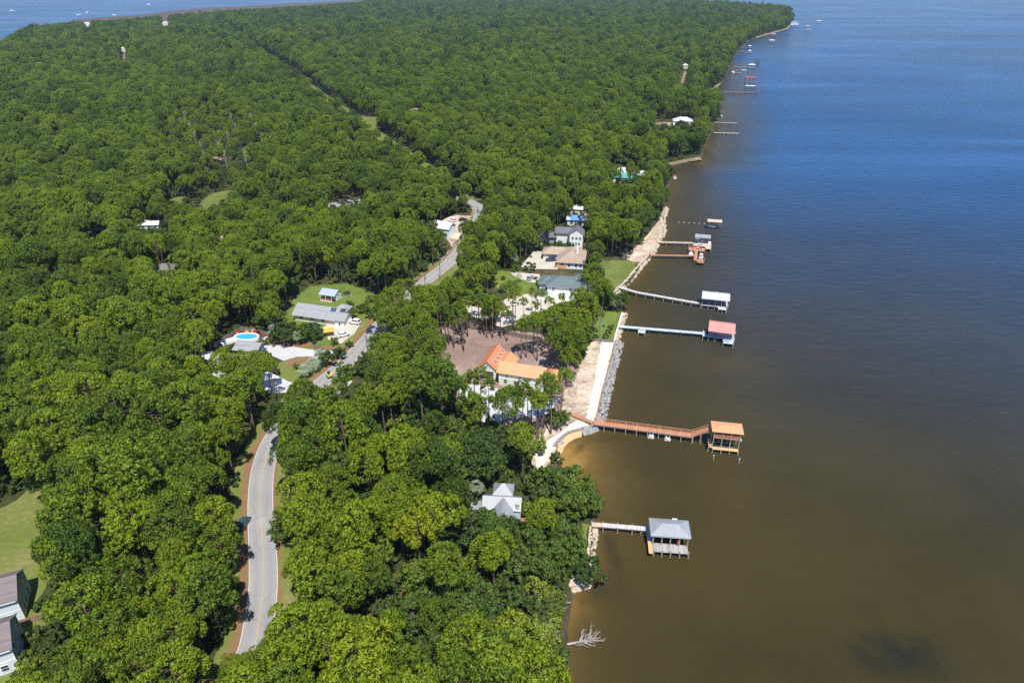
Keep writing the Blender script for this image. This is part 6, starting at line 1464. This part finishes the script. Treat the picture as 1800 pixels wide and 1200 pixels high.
far_house('white beach house on the far sandy point', (1396, 41), 5, 20, 12, 5, 8, 'tin_grey', 'white', -8)
far_house('dark roofed house beside the lawn at the far corridor', (592, 203), 4, 14, 9, 3.5, 6.5, 'shingle_brown', 'cream', -25)
far_house('white shed roof beside the pale side road in the left wood', (265, 396), 3, 10, 6, 3, 4.4, 'tin_white', 'white', 5, False)
far_house('tan roofed cottage hidden in the left wood behind the grey shingled house', (395, 482), 3, 10, 7, 3, 4.8, 'shingle_tan', 'cream', 5)
far_house('white roofed cottage in the wood left of the straight road', (655, 458), 3, 9, 7, 3, 4.6, 'tin_white', 'cream', -15)
far_house('low grey roofed cottage left of the green clearing lawn', (398, 376), 3, 10, 7, 3, 4.6, 'tin_white', 'white', -5)
# ------------------------------------------------------------------ cars, poles, palms and small things
def car(label, w, rz, paint='p_white', suv=False, name='parked_car', group=None, cat='car'):
    t = thing(name, label, cat, (w.x, w.y, LV[0] + .005), rz, group)
    hl, hw, bz, tz = 2.3, .92, .95 if not suv else 1.05, 1.45 if not suv else 1.75
    prof = [(-hl, .45), (-hl + .05, bz - .08), (-hl + .25, bz), (hl - 1.25, bz), (hl - .25, bz - .16), (hl, bz - .35), (hl, .4), (hl - .15, .28), (-hl + .1, .28)]
    m = MB(); m.extrude(prof, -hw, hw); m.build('body', paint, t, .05)
    rear = -hl + (.15 if suv else .55)
    pts = [(rear, bz - .02), (rear + .28, tz - .05), (.25, tz), (.55, tz - .08), (1.15, bz - .02)]
    m = MB(); m.extrude(pts, -hw * .86, hw * .86); m.build('cabin', 'glass', t, .03)
    m = MB(); m.extrude([(rear + .3, tz - .06), (rear + .3, tz + .03), (.2, tz + .05), (.5, tz - .03), (.5, tz - .09)], -hw * .8, hw * .8); m.build('roof', paint, t, .02)
    for s in (-1, 1):
        m = MB(); m.beam((-.5, s * hw * .87, bz), (-.5, s * hw * .82, tz - .02), .09, .03); m.beam((rear + .3, s * hw * .87, bz), (rear + .45, s * hw * .82, tz - .03), .2, .03); m.build('pillar', paint, t)
        for x in (-1.4, 1.45):
            m = MB(); m.tube([(x, s * (hw - .2), .33), (x, s * (hw + .02), .33)], .33, 14); o = m.build('wheel', 'black', t); m = MB(); m.tube([(x, s * (hw + .02), .33), (x, s * (hw + .035), .33)], .2, 12); m.build('rim', 'chrome', o)
        m = MB(); m.box((hl - .02, s * .62, bz - .42), (.08, .36, .16)); m.build('headlight', 'lamp', t); m = MB(); m.box((-hl + .01, s * .68, bz - .2), (.08, .28, .22)); m.build('tail_light', 'redlamp', t)
        m = MB(); m.box((.75, s * (hw + .06), bz + .02), (.14, .14, .12)); m.build('mirror', paint, t)
    return t
car('white estate car on the concrete drive beside the grey shingled house', P(624, 569), R(160), 'p_white', True)
car('white car with black roof parked under the small tree by the orange canopy', P(604, 591), R(32), 'p_white')
car('dark grey estate car on the white courtyard before the tan roofed house', P(968, 459), R(186), 'p_navy', True)
car('silver beige car at the end of the drive by the white house lawn', P(932, 491), R(68), 'p_silver', True)
car('dark teal car parked in the shade on the left verge of the curving road', P(429, 924), R(86), 'p_teal', True)
car('dark blue car with a pale bonnet parked on the right verge of the curving road', P(486, 931), R(-80), 'p_navy')
car('white pickup sized car at the top of the sandy building site', P(795, 390), R(165), 'p_white', True); car('black car at the top of the sandy building site', P(814, 388.5), R(25), 'p_black')
car('white van by the house front drive in the pines', P(902, 535), R(100), 'p_white', True, 'parked_van', None, 'van'); car('dark car half hidden under the pines by the loop drive', P(692, 676), R(0), 'p_navy'); car('silver car on the road at the pale bend beyond the building site', P(843, 374), R(115), 'p_silver')
# utility poles beside the road
def pole(label, px, h=10.5, xf=True):
    w = P(*px); t = thing('utility_pole', label, 'utility pole', (w.x, w.y, ZL), R(-25), 'utility poles along the straight road'); m = MB(); m.tube([(0, 0, -.5), (0, 0, h)], [.19, .13], 8); m.build('mast', 'grey_bark', t); boxes(t, 'crossarm', 'grey_bark', [((0, .14, h - .6), (2.2, .1, .12))])
    for s in (-.9, 0, .9): m = MB(); m.tube([(s, .14, h - .54), (s, .14, h - .3)], .06, 6); m.build('insulator', 'white', t)
    if xf: m = MB(); m.tube([(.32, 0, h - 2.2), (.32, 0, h - 1.3)], .24, 10); m.build('transformer', 'steel', t)
for lab, px, xf in (('utility pole at the corner of the looping drive and the straight road', (648, 637), True), ('second utility pole up the straight road, by the white drive', (749, 524), True), ('third utility pole up the straight road, before the bend', (774, 492), False), ('utility pole at the pale bend beyond the building site', (840, 398), False), ('pale utility pole across the road from the building site', (727, 487), True), ('tall dark pole on the small lawn by the pale blue pier', (1053, 600), False)): pole(lab, px, 12.5 if 'dark' in lab else 10.5, xf)
# cabbage palms
def palm_mesh(seed, H, n=34, L=1.9):
    g = random.Random(seed); m = MB(); m.tube([(0, 0, -.2), (.05, 0, H * .5), (0, .05, H)], [.2, .17, .19], 7); b = m.build('trunk', 'grey_bark'); tm = b.data; bpy.data.objects.remove(b); m = MB()
    for k in range(n):
        a = k * 2.4; e = g.uniform(-.5, 1.25); l = L * g.uniform(.8, 1.1); u = Vector((math.cos(a) * math.cos(e), math.sin(a) * math.cos(e), math.sin(e))); s = Vector((-math.sin(a), math.cos(a), 0)); c = Vector((0, 0, H)); p1 = c + u * l * .45; p2 = c + u * l * .85 + Vector((0, 0, -.18 * l)); p3 = c + u * l + Vector((0, 0, -.42 * l))
        for q in range(-3, 4):
            d = s * q * .16 * l; m.add([p1 - s * .03, p1 + s * .03, p2 + d * .9 + s * .05, p2 + d * .9 - s * .05, p3 + d * 1.15], [(0, 1, 2, 3), (3, 2, 4)])
    b = m.build('crown', 'palm'); cm = b.data; bpy.data.objects.remove(b); return cm, tm
PALM = [palm_mesh(1, 4.2), palm_mesh(2, 2.2, 40, 1.7), palm_mesh(3, 6, 34, 1.7)]
def palm(label, px, v, s=1.0, t=.5, grp=None):
    w = P(*px); r = thing('palm_tree', label, 'palm tree', (w.x, w.y, ZL), rnd.uniform(0, 6), grp); r.scale = (s, s, s)
    for nm, me in (('crown', PALM[v][0]), ('trunk', PALM[v][1])):
        o = bpy.data.objects.new(nm, me); COL.objects.link(o); o.parent = r
        if nm == 'crown': o['tint'] = t
for lab, px, v, s, t in (('silvery palm at the left end of the mulch bed by the pool', (484, 600), 0, 1.2, .6), ('silvery palm in the middle of the mulch bed', (524, 607), 0, 1.0, .6), ('green palm beside the grey drive below the mulch bed', (562, 628), 0, 1.0, .2), ('broad silvery palm on the right side of the looped lawn', (552, 655), 1, 1.6, .6), ('low silvery palm at the front of the looped lawn', (538, 665), 1, 1.5, .6), ('tall silvery palm behind the looped lawn palms', (566, 645), 0, 1.2, .6),
                         ('cabbage palm on the shore between the two grey boathouse piers', (1086, 545), 0, .95, .25), ('second shore cabbage palm close to the water', (1079, 548), 0, .85, .2), ('young palm on the white house lawn', (912, 497), 0, .8, .35), ('palm beside the grey metal roofed cabin', (838, 880), 0, 1.1, .45), ('palm at the seaward end of the orange roofed house', (1003, 680), 0, .9, .15), ('tall palm in front of the tan roofed house drive', (904, 470), 0, 1.15, .25), ('palm on the sand near the orange roofed house porch', (1000, 668), 1, 1.0, .3)): palm(lab, px, v, s, t)
# orange canopy, chairs, mailbox, boulder, sailboats
w = P(578, 590); t = thing('canopy', 'orange shade canopy on poles beside the concrete drive', 'canopy', (w.x, w.y, ZL), R(20)); hip_roof(t, -1.9, 1.9, -1.5, 1.5, 2.3, 3.0, 'orange', 'cloth', 1.2); posts(t, [(a, b, 0, 2.25) for a in (-1.7, 1.7) for b in (-1.3, 1.3)], .05, 'steel', 'pole')
w = P(274, 472, 3); t = thing('canopy', 'orange canopy beside the grey roofed cabin in the left wood', 'canopy', (w.x, w.y, ZL)); hip_roof(t, -1.6, 1.6, -1.6, 1.6, 4.2, 4.9, 'orange', 'cloth', 1.5); posts(t, [(a, b, 0, 4.2) for a in (-1.4, 1.4) for b in (-1.4, 1.4)], .05, 'steel', 'pole')
w = P(1062, 574); t = thing('garden_chair', 'green garden chair on the small lawn by the pale blue pier', 'chair', (w.x, w.y, LV[0]), R(60)); boxes(t, 'seat', 'green_plastic', [((0, 0, .4), (1.0, .9, .1))]); m = MB(); m.beam((-.45, 0, .4), (-.8, 0, 1.15), .9, .1); m.build('backrest', 'green_plastic', t); boxes(t, 'armrest', 'green_plastic', [((0, s, .65), (.9, .14, .05)) for s in (-.5, .5)]); boxes(t, 'leg', 'green_plastic', [((a, b, .18), (.1, .1, .36)) for a in (-.4, .4) for b in (-.42, .42)])
w = P(399, 1113); t = thing('mailbox', 'small white mailbox on a post beside the near end of the curving road', 'mailbox', (w.x, w.y, ZL + .25)); boxes(t, 'post', 'white', [((0, 0, .5), (.12, .12, 1.1))]); m = MB(); m.tube([(0, -.3, 1.2), (0, .3, 1.2)], .18, 10); m.build('box', 'white', t)
w = P(580, 664); t = thing('yellow_digger', 'small yellow machine among the palms by the looping drive', 'machine', (w.x, w.y, LV[0]), R(30)); boxes(t, 'body', 'yellow', [((0, 0, .9), (1.5, 1.1, .8))], .05); boxes(t, 'track', 'black', [((0, s, .28), (1.9, .3, .5)) for s in (-.6, .6)]); m = MB(); m.beam((.6, 0, 1.2), (1.8, 0, 2.4), .22, .25); m.beam((1.8, 0, 2.4), (2.7, 0, 1.2), .18, .2); m.build('boom', 'yellow', t); boxes(t, 'cab', 'glass', [((-.2, 0, 1.75), (.8, .8, .9))])
for k, (px, py, lab) in enumerate([(21, 20, 'sailboat anchored alone at the far left of the bay'), (139, 28, 'sailboat nearest the marsh, left of the pair'), (154, 23, 'sailboat farther out, right of the pair off the marsh'), (200, 28, 'sailboat close against the marsh edge'), (262, 9, 'white boat running far out on the left bay')]):
    w = P(px, py, 0); t = thing('sailing_boat', lab, 'boat', (w.x, w.y, 0), R(20 + 40 * k)); t.scale = (1.9, 1.9, 1.9)
    st_ = [(-4.5, 1.2, 0, 1.1), (-2, 1.6, -.4, 1.1), (1, 1.5, -.4, 1.2), (3.4, .8, 0, 1.4), (5, .05, .8, 1.6)]; m = MB(); vs = []
    for x_, hw, zb, zt in st_: vs += [(x_, -hw, zt), (x_, -hw * .7, zb), (x_, hw * .7, zb), (x_, hw, zt)]
    m.add(vs, [(i * 4 + j, i * 4 + (j + 1) % 4, (i + 1) * 4 + (j + 1) % 4, (i + 1) * 4 + j) for i in range(4) for j in range(4)] + [(0, 1, 2, 3), (19, 18, 17, 16)]); m.build('hull', 'white', t); boxes(t, 'cabin', 'white', [((-.5, 0, 1.6), (3.4, 1.8, .8), 0, .8)])
    if k != 4: m = MB(); m.tube([(.8, 0, 1.2), (.8, 0, 12)], .09, 5); m.tube([(.8, 0, 2.4), (-3.2, 0, 2.4)], .07, 5); m.build('mast', 'steel', t)
    else: boxes(t, 'wheelhouse', 'white', [((.6, 0, 2.4), (1.6, 1.5, 1.0), 0, .8)])
w = P(1288, 127, 0); t = thing('sailing_boat', 'white hull with a bare mast at the dark far shore', 'boat', (w.x, w.y, 0), R(90)); m = MB(); m.box((0, 0, .5), (7, 2.4, 1.1), 0, .8); m.build('hull', 'white', t, .1); m = MB(); m.tube([(0, 0, 1), (0, 0, 9)], .1, 5); m.build('mast', 'steel', t)
# ------------------------------------------------------------------ air
m = MB(); m.box((0, 2900, 57.5), (26000, 7400, 119)); hz = m.build('haze', 'white'); hz.data.materials.clear()
hm = bpy.data.materials.new('haze_air'); hm.use_nodes = True; q = hm.node_tree; q.nodes.remove(q.nodes['Principled BSDF'])
pv = q.nodes.new('ShaderNodeVolumePrincipled'); pv.inputs['Color'].default_value = (0.6, 0.8, 1.0, 1); pv.inputs['Density'].default_value = 0.00006; pv.inputs['Anisotropy'].default_value = 0.2
q.links.new(pv.outputs[0], q.nodes['Material Output'].inputs['Volume']); hz.data.materials.append(hm); tag(hz, 'thin summer haze over the bay and the woods', 'haze', None, 'stuff')
